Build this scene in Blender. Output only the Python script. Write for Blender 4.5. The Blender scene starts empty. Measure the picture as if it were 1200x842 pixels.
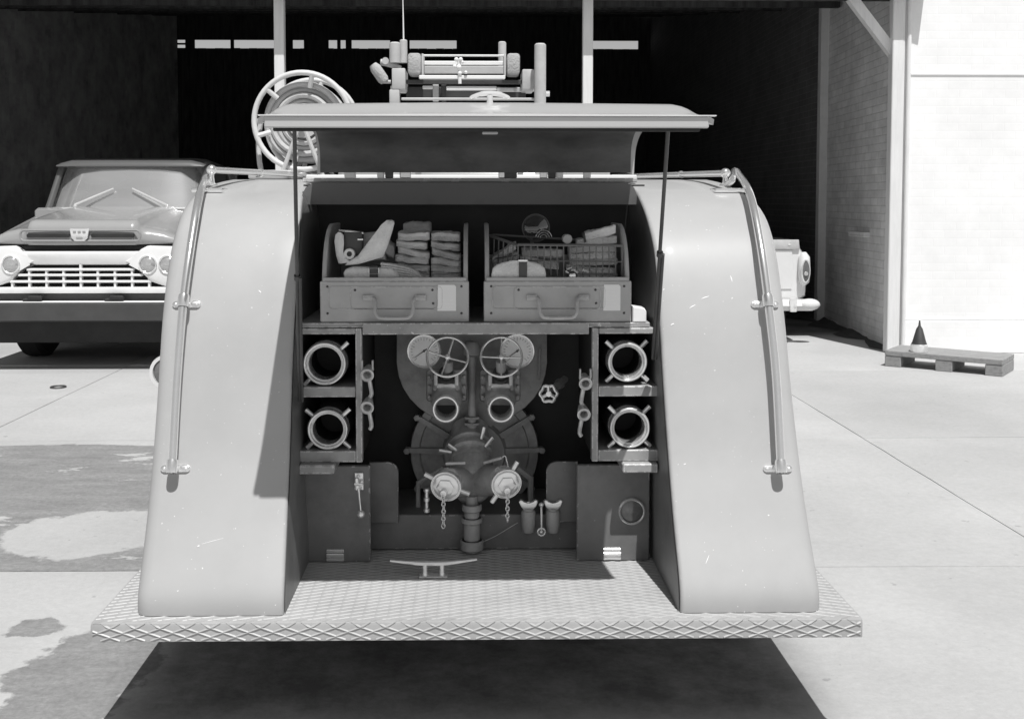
import bpy, bmesh, math, random
from mathutils import Vector, Matrix, Quaternion
random.seed(7)
R = math.radians
scene = bpy.context.scene
C = scene.collection

# ------------------------------------------------------------------ camera
F_PX, YAW, PITCH, CAM = 1240.0, R(0.9), R(3.0), Vector((0.0, -3.0, 1.6))
W_PX, H_PX = 1200.0, 842.0
CX = 556 + F_PX * math.tan(YAW) / math.cos(PITCH)
CY = 235 + F_PX * math.tan(PITCH)
cd = bpy.data.cameras.new('camera')
cd.sensor_width = 36.0
cd.lens = F_PX / W_PX * 36.0
cd.shift_x = (W_PX / 2 - CX) / W_PX
cd.shift_y = -(H_PX / 2 - CY) / W_PX
cd.clip_start, cd.clip_end = 0.05, 3000
cam = bpy.data.objects.new('camera', cd)
C.objects.link(cam)
cam.location = CAM
cam.rotation_euler = (R(90) - PITCH, 0, -YAW)
scene.camera = cam
ROT = cam.rotation_euler.to_matrix()

def P(px, py, Y):
    """point of the place, at distance plane Y, that the photograph shows at (px, py)"""
    d = ROT @ Vector(((px - CX) / F_PX, -(py - CY) / F_PX, -1.0))
    t = (Y - CAM.y) / d.y
    return CAM + d * t

# ------------------------------------------------------------------ sky, sun, exposure
SUN_DIR = Vector((0.114, -0.45, 1.0)).normalized()          # towards the sun
elev = math.asin(SUN_DIR.z)
azim = math.atan2(SUN_DIR.x, SUN_DIR.y)                        # clockwise from +Y
world = bpy.data.worlds.new('World')
scene.world = world
world.use_nodes = True
nt = world.node_tree
nt.nodes.clear()
sky = nt.nodes.new('ShaderNodeTexSky')
sky.sky_type = 'NISHITA'
sky.sun_disc = False
sky.sun_elevation = elev
sky.sun_rotation = azim
bw = nt.nodes.new('ShaderNodeRGBToBW')
bg = nt.nodes.new('ShaderNodeBackground')
bg.inputs['Strength'].default_value = 0.092
wo_ = nt.nodes.new('ShaderNodeOutputWorld')
nt.links.new(sky.outputs[0], bw.inputs[0])
nt.links.new(bw.outputs[0], bg.inputs['Color'])
nt.links.new(bg.outputs[0], wo_.inputs['Surface'])
sl = bpy.data.lights.new('sun', 'SUN')
sl.energy = 4.25
sl.angle = R(0.5)
sl.color = (1.0, 0.995, 0.985)
sun = bpy.data.objects.new('sun', sl)
C.objects.link(sun)
sun.rotation_euler = SUN_DIR.to_track_quat('Z', 'Y').to_euler()
sun.location = (3, -8, 14)
scene.view_settings.view_transform = 'Standard'
scene.view_settings.look = 'None'
scene.view_settings.exposure = 0.1
scene.view_settings.gamma = 1.0
scene.view_settings.use_curve_mapping = False

# ------------------------------------------------------------------ materials
def mat(name, col, rough=0.5, metal=0.0, coat=0.0, var=0.12, vscale=6.0, bump=0.0, bscale=60.0,
        dirt=0.0, dscale=3.0, dcol=0.03, chips=0.0, chipscale=55.0, chipcol=0.7, spec=0.5, rvar=0.0, stretch=None, edge=0.0, edgecol=0.6, edger=0.006):
    m = bpy.data.materials.new(name)
    m.use_nodes = True
    t = m.node_tree
    b = t.nodes['Principled BSDF']
    N = lambda k: t.nodes.new(k)
    L = t.links.new
    tc = N('ShaderNodeTexCoord')
    src = tc.outputs['Object']
    if stretch:
        mp = N('ShaderNodeMapping')
        mp.inputs['Scale'].default_value = stretch
        L(src, mp.inputs['Vector'])
        src = mp.outputs[0]
    n1 = N('ShaderNodeTexNoise')
    n1.inputs['Scale'].default_value = vscale
    n1.inputs['Detail'].default_value = 6
    n1.inputs['Roughness'].default_value = 0.65
    L(src, n1.inputs['Vector'])
    mr = N('ShaderNodeMapRange')
    mr.inputs['From Min'].default_value = 0.3
    mr.inputs['From Max'].default_value = 0.7
    mr.inputs['To Min'].default_value = col * (1 - var)
    mr.inputs['To Max'].default_value = min(0.95, col * (1 + var))
    L(n1.outputs['Fac'], mr.inputs['Value'])
    cur = mr.outputs[0]
    def mixf(fac, a, val):
        x = N('ShaderNodeMix')
        x.data_type = 'FLOAT'
        L(fac, x.inputs[0])
        L(a, x.inputs[2])
        x.inputs[3].default_value = val
        return x.outputs[0]
    if dirt:
        n2 = N('ShaderNodeTexNoise')
        n2.inputs['Scale'].default_value = dscale
        n2.inputs['Detail'].default_value = 8
        n2.inputs['Roughness'].default_value = 0.7
        L(src, n2.inputs['Vector'])
        r2 = N('ShaderNodeMapRange')
        r2.inputs['From Min'].default_value = 0.5
        r2.inputs['From Max'].default_value = 0.72
        r2.inputs['To Max'].default_value = dirt
        L(n2.outputs['Fac'], r2.inputs['Value'])
        cur = mixf(r2.outputs[0], cur, dcol)
    if chips:
        n3 = N('ShaderNodeTexNoise')
        n3.inputs['Scale'].default_value = chipscale
        n3.inputs['Detail'].default_value = 2
        L(src, n3.inputs['Vector'])
        r3 = N('ShaderNodeMapRange')
        r3.inputs['From Min'].default_value = 0.80 - chips
        r3.inputs['From Max'].default_value = 0.82 - chips
        L(n3.outputs['Fac'], r3.inputs['Value'])
        cur = mixf(r3.outputs[0], cur, chipcol)
    if edge:                                  # paint rubbed off along edges
        bv = N('ShaderNodeBevel')
        bv.samples = 4
        bv.inputs['Radius'].default_value = edger
        ge = N('ShaderNodeNewGeometry')
        dp = N('ShaderNodeVectorMath')
        dp.operation = 'DOT_PRODUCT'
        L(bv.outputs[0], dp.inputs[0])
        L(ge.outputs['Normal'], dp.inputs[1])
        re = N('ShaderNodeMapRange')
        re.inputs['From Min'].default_value = 0.985
        re.inputs['From Max'].default_value = 0.93
        L(dp.outputs['Value'], re.inputs['Value'])
        ne = N('ShaderNodeTexNoise')
        ne.inputs['Scale'].default_value = 28
        ne.inputs['Detail'].default_value = 4
        ne.inputs['Roughness'].default_value = 0.7
        L(src, ne.inputs['Vector'])
        rn = N('ShaderNodeMapRange')
        rn.inputs['From Min'].default_value = 0.62 - edge * 0.2
        rn.inputs['From Max'].default_value = 0.66 - edge * 0.2
        L(ne.outputs['Fac'], rn.inputs['Value'])
        mm = N('ShaderNodeMath')
        mm.operation = 'MULTIPLY'
        L(re.outputs[0], mm.inputs[0])
        L(rn.outputs[0], mm.inputs[1])
        cur = mixf(mm.outputs[0], cur, edgecol)
    L(cur, b.inputs['Base Color'])
    b.inputs['Metallic'].default_value = metal
    b.inputs['Specular IOR Level'].default_value = spec
    b.inputs['Coat Weight'].default_value = coat
    b.inputs['Coat Roughness'].default_value = 0.06
    if rvar:
        rr = N('ShaderNodeMapRange')
        rr.inputs['To Min'].default_value = max(0.02, rough - rvar)
        rr.inputs['To Max'].default_value = min(1, rough + rvar)
        L(n1.outputs['Fac'], rr.inputs['Value'])
        L(rr.outputs[0], b.inputs['Roughness'])
    else:
        b.inputs['Roughness'].default_value = rough
    if bump:
        nb = N('ShaderNodeTexNoise')
        nb.inputs['Scale'].default_value = bscale
        nb.inputs['Detail'].default_value = 5
        L(src, nb.inputs['Vector'])
        bp = N('ShaderNodeBump')
        bp.inputs['Strength'].default_value = bump
        bp.inputs['Distance'].default_value = 0.01
        L(nb.outputs['Fac'], bp.inputs['Height'])
        L(bp.outputs[0], b.inputs['Normal'])
    return m

M = {}
M['paint'] = mat('engine_paint', 0.40, 0.44, coat=0.18, spec=0.25, var=0.05, vscale=3, chips=0.06, chipscale=95, dirt=0.15, dscale=2.5, dcol=0.25, edge=0.45, edgecol=0.75, edger=0.01, rvar=0.08)
M['lidpaint'] = mat('lid_paint', 0.46, 0.3, coat=0.3, var=0.03, vscale=4)
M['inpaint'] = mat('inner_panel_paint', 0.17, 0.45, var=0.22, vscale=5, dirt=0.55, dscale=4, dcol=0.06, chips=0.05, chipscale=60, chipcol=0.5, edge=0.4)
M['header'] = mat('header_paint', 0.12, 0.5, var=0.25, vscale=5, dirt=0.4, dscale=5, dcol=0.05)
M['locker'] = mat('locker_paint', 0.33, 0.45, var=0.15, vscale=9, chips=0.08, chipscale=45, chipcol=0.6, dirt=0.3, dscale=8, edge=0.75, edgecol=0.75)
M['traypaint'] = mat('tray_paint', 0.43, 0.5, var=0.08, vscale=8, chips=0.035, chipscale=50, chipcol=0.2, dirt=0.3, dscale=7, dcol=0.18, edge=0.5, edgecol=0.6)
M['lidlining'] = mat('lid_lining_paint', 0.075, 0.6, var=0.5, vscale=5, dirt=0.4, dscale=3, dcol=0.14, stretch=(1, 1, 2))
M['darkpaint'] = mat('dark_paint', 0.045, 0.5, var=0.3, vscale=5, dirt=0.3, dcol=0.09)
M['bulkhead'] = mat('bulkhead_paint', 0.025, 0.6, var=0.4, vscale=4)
M['castiron'] = mat('cast_iron', 0.36, 0.42, var=0.25, vscale=9, bump=0.15, bscale=90, dirt=0.5, dscale=7, dcol=0.05)
M['darkiron'] = mat('dark_iron', 0.055, 0.5, var=0.3, vscale=9, bump=0.15)
M['chrome'] = mat('chrome', 0.93, 0.12, metal=0.55, var=0.04, rvar=0.06, vscale=20)
M['coupling'] = mat('worn_gunmetal', 0.5, 0.25, metal=0.6, var=0.3, vscale=25, rvar=0.1, edge=0.7, edgecol=0.85, edger=0.003)
M['railchrome'] = mat('rail_chrome', 0.94, 0.13, metal=0.85, var=0.03, rvar=0.05, vscale=20)
M['nickel'] = mat('worn_nickel', 0.94, 0.17, metal=0.6, var=0.12, vscale=25, rvar=0.1)
M['brass'] = mat('dull_brass', 0.6, 0.38, metal=0.4, var=0.25, vscale=22, rvar=0.12, dirt=0.4, dscale=14, dcol=0.1)
M['rubber'] = mat('black_rubber', 0.016, 0.7, var=0.3, bump=0.1)
M['tread'] = mat('treadplate_steel', 0.365, 0.5, metal=0.1, var=0.1, vscale=7, rvar=0.1, bump=0.04, bscale=120, dirt=0.3, dscale=5, dcol=0.28)
M['canvas'] = mat('canvas', 0.66, 0.9, var=0.14, vscale=14, bump=0.5, bscale=160, spec=0.1)
M['canvas2'] = mat('darker_canvas', 0.52, 0.9, var=0.18, vscale=14, bump=0.5, bscale=160, spec=0.1)
M['leather'] = mat('pale_webbing', 0.74, 0.8, var=0.15, vscale=16, bump=0.4, bscale=140, spec=0.15)
M['strap'] = mat('dark_strap', 0.07, 0.6, var=0.2)
M['wire'] = mat('basket_wire', 0.16, 0.5, metal=0.3)
M['white'] = mat('white_paint', 0.78, 0.45, var=0.05, vscale=4, dirt=0.15, dscale=6, dcol=0.5)
M['hosewhite'] = mat('pale_hose', 0.46, 0.6, var=0.12, vscale=10, bump=0.15)
M['reelpaint'] = mat('reel_paint', 0.62, 0.4, var=0.1, vscale=8, dirt=0.2, dscale=9, dcol=0.4)
M['paper'] = mat('paper', 0.85, 0.9, var=0.03, spec=0.1)
M['ink'] = mat('ink', 0.25, 0.9, var=0.1)
M['dial'] = mat('dial_face', 0.92, 0.35, var=0.12, vscale=18)
M['pad'] = mat('canvas_pad', 0.42, 0.9, var=0.15, vscale=18, bump=0.6, bscale=120, spec=0.1)
M['greypaint'] = mat('grey_paint', 0.5, 0.5, var=0.1, dirt=0.25, dscale=8, dcol=0.15)
M['truckpaint'] = mat('truck_paint', 0.31, 0.25, coat=0.5, var=0.03)
M['truckroof'] = mat('truck_roof_paint', 0.10, 0.35, coat=0.3, var=0.04)
M['trucksteel'] = mat('bumper_paint', 0.06, 0.5, var=0.15)
M['utepaint'] = mat('ute_paint', 0.72, 0.28, coat=0.6, var=0.03)
M['lamp_red'] = mat('tail_lens', 0.12, 0.15, var=0.2, vscale=40, coat=0.6)
M['lens'] = mat('head_lens', 0.55, 0.08, metal=0.5, var=0.15, vscale=60, coat=1.0)
M['reflector'] = mat('reflector_lens', 0.14, 0.12, var=0.35, vscale=30, coat=1.0)
M['wood'] = mat('weathered_timber', 0.30, 0.8, var=0.3, vscale=5, bump=0.5, bscale=40, stretch=(1, 8, 8), dirt=0.3, dscale=5)
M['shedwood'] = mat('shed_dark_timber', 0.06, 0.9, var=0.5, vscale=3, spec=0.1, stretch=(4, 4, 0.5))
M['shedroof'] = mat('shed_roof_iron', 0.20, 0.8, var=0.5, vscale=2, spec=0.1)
M['shedpost'] = mat('post_paint', 0.74, 0.6, var=0.06, vscale=5, dirt=0.25, dscale=4, dcol=0.5, stretch=(6, 6, 0.6))
M['shedpost2'] = mat('inner_post_paint', 0.62, 0.7, var=0.12, vscale=4, dirt=0.3, dscale=4, dcol=0.2)
M['soil'] = mat('dirt', 0.07, 0.95, var=0.4, vscale=14, bump=0.8, bscale=40)

def glass_mat(name, mirror, tint, sky_sheen=0.0):
    m = bpy.data.materials.new(name)
    m.use_nodes = True
    t = m.node_tree
    t.nodes.clear()
    o = t.nodes.new('ShaderNodeOutputMaterial')
    mx = t.nodes.new('ShaderNodeMixShader')
    tr = t.nodes.new('ShaderNodeBsdfTransparent')
    tr.inputs[0].default_value = (tint, tint, tint, 1)
    gl = t.nodes.new('ShaderNodeBsdfGlossy')
    gl.inputs['Roughness'].default_value = 0.02
    gl.inputs['Color'].default_value = (0.95, 0.95, 0.95, 1)
    fr = t.nodes.new('ShaderNodeLayerWeight')
    fr.inputs[0].default_value = 0.3
    mr = t.nodes.new('ShaderNodeMapRange')
    mr.inputs['To Min'].default_value = mirror
    mr.inputs['To Max'].default_value = 0.95
    t.links.new(fr.outputs['Facing'], mr.inputs['Value'])
    t.links.new(mr.outputs[0], mx.inputs[0])
    t.links.new(tr.outputs[0], mx.inputs[1])
    t.links.new(gl.outputs[0], mx.inputs[2])
    last = mx.outputs[0]
    if sky_sheen:  # pale diffuse layer standing in for the sky reflected in the glass
        df = t.nodes.new('ShaderNodeBsdfDiffuse')
        df.inputs[0].default_value = (0.6, 0.6, 0.6, 1)
        m2 = t.nodes.new('ShaderNodeMixShader')
        nz = t.nodes.new('ShaderNodeTexNoise')
        nz.inputs['Scale'].default_value = 2.5
        r2 = t.nodes.new('ShaderNodeMapRange')
        r2.inputs['To Min'].default_value = sky_sheen * 0.7
        r2.inputs['To Max'].default_value = sky_sheen * 1.3
        t.links.new(nz.outputs['Fac'], r2.inputs['Value'])
        t.links.new(r2.outputs[0], m2.inputs[0])
        t.links.new(last, m2.inputs[1])
        t.links.new(df.outputs[0], m2.inputs[2])
        last = m2.outputs[0]
    t.links.new(last, o.inputs[0])
    return m
M['windscreen'] = glass_mat('windscreen_glass', 0.6, 0.4, 0.3)
M['glass'] = glass_mat('clear_glass', 0.10, 0.9)

def concrete_mat():
    m = bpy.data.materials.new('yard_concrete')
    m.use_nodes = True
    t = m.node_tree
    b = t.nodes['Principled BSDF']
    N = lambda k: t.nodes.new(k)
    L = t.links.new
    geo = N('ShaderNodeNewGeometry')
    pos = geo.outputs['Position']
    info = N('ShaderNodeObjectInfo')
    def noise(scale, detail=6, rough=0.6, mapscale=None):
        n = N('ShaderNodeTexNoise')
        n.inputs['Scale'].default_value = scale
        n.inputs['Detail'].default_value = detail
        n.inputs['Roughness'].default_value = rough
        if mapscale:
            mp = N('ShaderNodeMapping')
            mp.inputs['Scale'].default_value = mapscale
            L(pos, mp.inputs['Vector'])
            L(mp.outputs[0], n.inputs['Vector'])
        else:
            L(pos, n.inputs['Vector'])
        return n.outputs['Fac']
    def rng(v, a, b_, c, d, smooth=False):
        r = N('ShaderNodeMapRange')
        if smooth: r.interpolation_type = 'SMOOTHSTEP'
        r.inputs['From Min'].default_value = a
        r.inputs['From Max'].default_value = b_
        r.inputs['To Min'].default_value = c
        r.inputs['To Max'].default_value = d
        L(v, r.inputs['Value'])
        return r.outputs[0]
    def op(k, a, b_):
        x = N('ShaderNodeMath')
        x.operation = k
        for i, v in enumerate((a, b_)):
            if isinstance(v, (int, float)): x.inputs[i].default_value = v
            else: L(v, x.inputs[i])
        return x.outputs[0]
    def mixf(fac, a, b_):
        x = N('ShaderNodeMix')
        x.data_type = 'FLOAT'
        L(fac, x.inputs[0])
        for i, v in ((2, a), (3, b_)):
            if isinstance(v, (int, float)): x.inputs[i].default_value = v
            else: L(v, x.inputs[i])
        return x.outputs[0]
    base = rng(noise(0.7, 5), 0.3, 0.7, 0.385, 0.485)
    base = op('MULTIPLY', base, rng(noise(26, 8, 0.85), 0.3, 0.7, 0.88, 1.09))
    base = op('MULTIPLY', base, rng(info.outputs['Random'], 0, 1, 0.95, 1.04))
    # scattered dark scuffs
    sc = rng(noise(3.0, 6, 0.7, (0.7, 1.6, 1)), 0.62, 0.74, 0, 0.35)
    base = mixf(sc, base, 0.26)
    sep = N('ShaderNodeSeparateXYZ')
    L(pos, sep.inputs[0])
    x, y = sep.outputs[0], sep.outputs[1]
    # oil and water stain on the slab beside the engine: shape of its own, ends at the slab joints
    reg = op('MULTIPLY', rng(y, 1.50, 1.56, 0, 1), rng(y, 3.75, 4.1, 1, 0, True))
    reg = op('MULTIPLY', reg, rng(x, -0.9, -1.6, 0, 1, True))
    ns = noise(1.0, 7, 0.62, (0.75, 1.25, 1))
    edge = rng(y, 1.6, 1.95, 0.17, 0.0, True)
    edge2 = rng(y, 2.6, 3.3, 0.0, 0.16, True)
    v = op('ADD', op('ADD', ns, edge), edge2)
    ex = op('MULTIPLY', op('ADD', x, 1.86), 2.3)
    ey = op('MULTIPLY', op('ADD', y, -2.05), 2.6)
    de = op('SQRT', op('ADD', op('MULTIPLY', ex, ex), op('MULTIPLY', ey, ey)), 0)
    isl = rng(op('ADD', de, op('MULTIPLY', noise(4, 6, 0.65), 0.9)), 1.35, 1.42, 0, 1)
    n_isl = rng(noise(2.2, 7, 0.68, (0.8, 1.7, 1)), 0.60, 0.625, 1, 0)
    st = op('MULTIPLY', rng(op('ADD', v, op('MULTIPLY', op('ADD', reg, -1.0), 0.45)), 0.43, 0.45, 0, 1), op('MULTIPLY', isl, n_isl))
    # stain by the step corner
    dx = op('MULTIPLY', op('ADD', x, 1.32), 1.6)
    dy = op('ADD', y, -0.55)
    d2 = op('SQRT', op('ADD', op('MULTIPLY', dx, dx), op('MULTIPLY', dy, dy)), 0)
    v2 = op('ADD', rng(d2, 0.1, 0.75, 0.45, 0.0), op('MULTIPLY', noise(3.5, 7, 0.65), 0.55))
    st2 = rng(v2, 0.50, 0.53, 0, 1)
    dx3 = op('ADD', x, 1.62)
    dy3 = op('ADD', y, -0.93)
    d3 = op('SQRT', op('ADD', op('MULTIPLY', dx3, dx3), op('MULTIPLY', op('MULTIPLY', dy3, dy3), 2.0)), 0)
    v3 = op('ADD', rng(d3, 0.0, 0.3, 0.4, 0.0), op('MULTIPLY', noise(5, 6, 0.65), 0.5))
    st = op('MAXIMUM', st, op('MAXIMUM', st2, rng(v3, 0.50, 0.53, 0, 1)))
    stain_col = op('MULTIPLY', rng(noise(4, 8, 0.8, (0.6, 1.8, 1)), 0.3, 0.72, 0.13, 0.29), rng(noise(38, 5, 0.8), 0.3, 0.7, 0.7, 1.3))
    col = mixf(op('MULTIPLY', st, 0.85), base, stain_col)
    # extra shadow painted into the ground colour under the engine
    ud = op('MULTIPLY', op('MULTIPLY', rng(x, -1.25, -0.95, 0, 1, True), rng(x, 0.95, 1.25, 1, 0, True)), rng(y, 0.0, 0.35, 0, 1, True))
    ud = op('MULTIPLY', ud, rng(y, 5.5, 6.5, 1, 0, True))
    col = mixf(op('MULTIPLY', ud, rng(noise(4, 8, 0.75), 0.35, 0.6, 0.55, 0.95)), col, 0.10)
    # hairline cracks and spots
    col = mixf(rng(noise(14, 3, 0.5), 0.70, 0.74, 0, 0.5), col, 0.2)
    # shed floor: deep shade put into a darker concrete tone
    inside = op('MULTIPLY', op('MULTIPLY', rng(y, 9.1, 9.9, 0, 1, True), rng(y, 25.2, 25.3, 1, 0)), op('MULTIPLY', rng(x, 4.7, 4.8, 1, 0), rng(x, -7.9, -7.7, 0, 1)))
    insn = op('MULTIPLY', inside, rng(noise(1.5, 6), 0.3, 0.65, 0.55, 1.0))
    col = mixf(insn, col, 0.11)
    L(col, b.inputs['Base Color'])
    b.inputs['Roughness'].default_value = 0.85
    b.inputs['Specular IOR Level'].default_value = 0.25
    bp = N('ShaderNodeBump')
    bp.inputs['Strength'].default_value = 0.35
    bp.inputs['Distance'].default_value = 0.01
    L(noise(45, 6, 0.7), bp.inputs['Height'])
    L(bp.outputs[0], b.inputs['Normal'])
    return m
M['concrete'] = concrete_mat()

def brick_mat(name, col, joint, scale_axis, bump=0.6, lowest=0.72):
    m = bpy.data.materials.new(name)
    m.use_nodes = True
    t = m.node_tree
    b = t.nodes['Principled BSDF']
    N = lambda k: t.nodes.new(k)
    L = t.links.new
    geo = N('ShaderNodeNewGeometry')
    sep = N('ShaderNodeSeparateXYZ')
    L(geo.outputs['Position'], sep.inputs[0])
    cmb = N('ShaderNodeCombineXYZ')
    L(sep.outputs[scale_axis], cmb.inputs[0])
    L(sep.outputs[2], cmb.inputs[1])
    br = N('ShaderNodeTexBrick')
    br.inputs['Scale'].default_value = 1.0
    br.inputs['Brick Width'].default_value = 0.24
    br.inputs['Row Height'].default_value = 0.086
    br.inputs['Mortar Size'].default_value = 0.007
    br.inputs['Mortar Smooth'].default_value = 0.4
    br.inputs['Color1'].default_value = (col,) * 3 + (1,)
    br.inputs['Color2'].default_value = (col * (0.88 if bump > 0.3 else 0.985),) * 3 + (1,)
    br.inputs['Mortar'].default_value = (joint,) * 3 + (1,)
    L(cmb.outputs[0], br.inputs['Vector'])
    n = N('ShaderNodeTexNoise')
    n.inputs['Scale'].default_value = 2.2
    n.inputs['Detail'].default_value = 8
    n.inputs['Roughness'].default_value = 0.7
    L(geo.outputs['Position'], n.inputs['Vector'])
    r = N('ShaderNodeMapRange')
    r.inputs['From Min'].default_value = 0.35
    r.inputs['From Max'].default_value = 0.7
    r.inputs['To Min'].default_value = 1.05
    r.inputs['To Max'].default_value = lowest
    L(n.outputs['Fac'], r.inputs['Value'])
    mx = N('ShaderNodeMix')
    mx.data_type = 'RGBA'
    mx.blend_type = 'MULTIPLY'
    mx.inputs[0].default_value = 1.0
    L(br.outputs['Color'], mx.inputs[6])
    L(r.outputs[0], mx.inputs[7])
    L(mx.outputs[2], b.inputs['Base Color'])
    b.inputs['Roughness'].default_value = 0.8
    b.inputs['Specular IOR Level'].default_value = 0.2
    bp = N('ShaderNodeBump')
    bp.inputs['Strength'].default_value = bump
    bp.inputs['Distance'].default_value = 0.012
    bp.invert = True
    L(br.outputs['Fac'], bp.inputs['Height'])
    L(bp.outputs[0], b.inputs['Normal'])
    return m
M['brickside'] = brick_mat('painted_brick_side', 0.84, 0.72, 1)
M['brickdark'] = brick_mat('dark_brick', 0.16, 0.22, 1)  # darker brick for the wall beyond the first inner post
M['brickfront'] = brick_mat('white_painted_brick', 0.86, 0.85, 0, 0.12, 0.94)

# ------------------------------------------------------------------ mesh helpers
def wloc(o):
    v = Vector((0, 0, 0))
    while o is not None:
        v += o.location
        o = o.parent
    return v

def mk(name, bm, m, parent=None, angle=35, loc=None):
    bmesh.ops.recalc_face_normals(bm, faces=bm.faces[:])
    me = bpy.data.meshes.new(name)
    bm.to_mesh(me)
    bm.free()
    for p in me.polygons: p.use_smooth = True
    me.set_sharp_from_angle(angle=R(angle))
    me.materials.append(M[m] if isinstance(m, str) else m)
    o = bpy.data.objects.new(name, me)
    C.objects.link(o)
    if parent is not None:
        o.parent = parent
        o.location = -wloc(parent)
    return o

def tag(o, label, cat, group=None):
    o['label'] = label
    o['category'] = cat
    if group: o['group'] = group
    return o

def recenter(o, base):
    """move a one-mesh thing's origin to its base"""
    base = Vector(base)
    o.data.transform(Matrix.Translation(-base))
    o.location = base
    return o

def thing(name, label, cat, loc=(0, 0, 0), group=None):
    o = bpy.data.objects.new(name, None)
    o.empty_display_size = 0.1
    C.objects.link(o)
    o.location = loc
    return tag(o, label, cat, group)

def struct(o):
    o['kind'] = 'structure'
    return o

B = bmesh.new

def box(bm, x0, x1, y0, y1, z0, z1, bev=0.0, seg=1, mtx=None):
    r = bmesh.ops.create_cube(bm, size=1.0)
    vs = r['verts']
    S = Matrix.Translation(((x0 + x1) / 2, (y0 + y1) / 2, (z0 + z1) / 2)) @ Matrix.Diagonal((abs(x1 - x0), abs(y1 - y0), abs(z1 - z0), 1))
    if mtx is not None: S = mtx @ S
    bmesh.ops.transform(bm, matrix=S, verts=vs)
    if bev > 0:
        es = list({e for v in vs for e in v.link_edges})
        bmesh.ops.bevel(bm, geom=es, offset=bev, segments=seg, affect='EDGES', profile=0.5)
    return bm

def frame_for(d):
    d = d.normalized()
    up = Vector((0, 0, 1)) if abs(d.z) < 0.95 else Vector((1, 0, 0))
    u = d.cross(up).normalized()
    return u, u.cross(d).normalized()

def tube(bm, pts, r, seg=10, closed=False, caps=True):
    pts = [Vector(p) for p in pts]
    n = len(pts)
    rs = r if isinstance(r, (list, tuple)) else [r] * n
    dirs = []
    for i in range(n):
        if closed:
            d = (pts[(i + 1) % n] - pts[i]).normalized() + (pts[i] - pts[i - 1]).normalized()
        elif i == 0: d = pts[1] - pts[0]
        elif i == n - 1: d = pts[-1] - pts[-2]
        else: d = (pts[i + 1] - pts[i]).normalized() + (pts[i] - pts[i - 1]).normalized()
        dirs.append(d.normalized())
    u, v = frame_for(dirs[0])
    rings = []
    for i in range(n):
        if i > 0:
            q = dirs[i - 1].rotation_difference(dirs[i])
            u = q @ u
            v = q @ v
        rings.append([bm.verts.new(pts[i] + (u * math.cos(a) + v * math.sin(a)) * rs[i])
                      for a in [2 * math.pi * k / seg for k in range(seg)]])
    m_ = n if closed else n - 1
    for i in range(m_):
        a, b = rings[i], rings[(i + 1) % n]
        for k in range(seg):
            bm.faces.new((a[k], a[(k + 1) % seg], b[(k + 1) % seg], b[k]))
    if caps and not closed:
        bm.faces.new(rings[0][::-1])
        bm.faces.new(rings[-1])
    return bm

def lathe(bm, prof, origin, axis, seg=28):
    """prof: (distance along axis, radius)"""
    o = Vector(origin)
    ax = Vector(axis).normalized()
    u, v = frame_for(ax)
    prev = None
    for (t, r) in prof:
        if r < 1e-5: ring = [bm.verts.new(o + ax * t)]
        else: ring = [bm.verts.new(o + ax * t + (u * math.cos(a) + v * math.sin(a)) * r)
                      for a in [2 * math.pi * k / seg for k in range(seg)]]
        if prev is not None:
            if len(prev) == 1 and len(ring) > 1:
                for k in range(seg): bm.faces.new((prev[0], ring[(k + 1) % seg], ring[k]))
            elif len(ring) == 1 and len(prev) > 1:
                for k in range(seg): bm.faces.new((prev[k], prev[(k + 1) % seg], ring[0]))
            elif len(ring) > 1:
                for k in range(seg): bm.faces.new((prev[k], prev[(k + 1) % seg], ring[(k + 1) % seg], ring[k]))
        prev = ring
    return bm

def circ(c, axis, rad, n=40):
    c = Vector(c)
    u, v = frame_for(Vector(axis))
    return [c + (u * math.cos(2 * math.pi * k / n) + v * math.sin(2 * math.pi * k / n)) * rad for k in range(n)]

def ringtorus(bm, c, axis, Rr, r, n=40, seg=8):
    return tube(bm, circ(c, axis, Rr, n), r, seg, closed=True)

def prism(bm, poly, axis, a0, a1, bev=0.0, seg=1):
    """poly of (u,v); axis 'y': u=x v=z, 'x': u=y v=z, 'z': u=x v=y"""
    def mkp(u, v, a):
        return {'y': (u, a, v), 'x': (a, u, v), 'z': (u, v, a)}[axis]
    f0 = [bm.verts.new(mkp(u, v, a0)) for u, v in poly]
    f1 = [bm.verts.new(mkp(u, v, a1)) for u, v in poly]
    n = len(poly)
    fs = [bm.faces.new(f0), bm.faces.new(f1[::-1])]
    for i in range(n):
        bm.faces.new((f0[i], f1[i], f1[(i + 1) % n], f0[(i + 1) % n]))
    if bev > 0:
        es = [e for f in fs for e in f.edges]
        bmesh.ops.bevel(bm, geom=es, offset=bev, segments=seg, affect='EDGES', profile=0.5)
    return bm

def grid(bm, rows, closed=False):
    vs = [[bm.verts.new(p) for p in r] for r in rows]
    for i in range(len(vs) - 1):
        for j in range(len(vs[0]) - 1):
            try: bm.faces.new((vs[i][j], vs[i][j + 1], vs[i + 1][j + 1], vs[i + 1][j]))
            except ValueError: pass
    bmesh.ops.remove_doubles(bm, verts=bm.verts[:], dist=1e-5)
    return bm

def rrect(x0, x1, z0, z1, r, n=5, corners=(1, 1, 1, 1)):
    """rounded rectangle; corners: bl, br, tr, tl"""
    out = []
    for (cx, cz, a0, on, X, Z) in ((x0 + r, z0 + r, 180, corners[0], x0, z0), (x1 - r, z0 + r, 270, corners[1], x1, z0),
                                  (x1 - r, z1 - r, 0, corners[2], x1, z1), (x0 + r, z1 - r, 90, corners[3], x0, z1)):
        if on:
            for k in range(n + 1):
                a = R(a0 + 90 * k / n)
                out.append((cx + r * math.cos(a), cz + r * math.sin(a)))
        else: out.append((X, Z))
    return out

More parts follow.
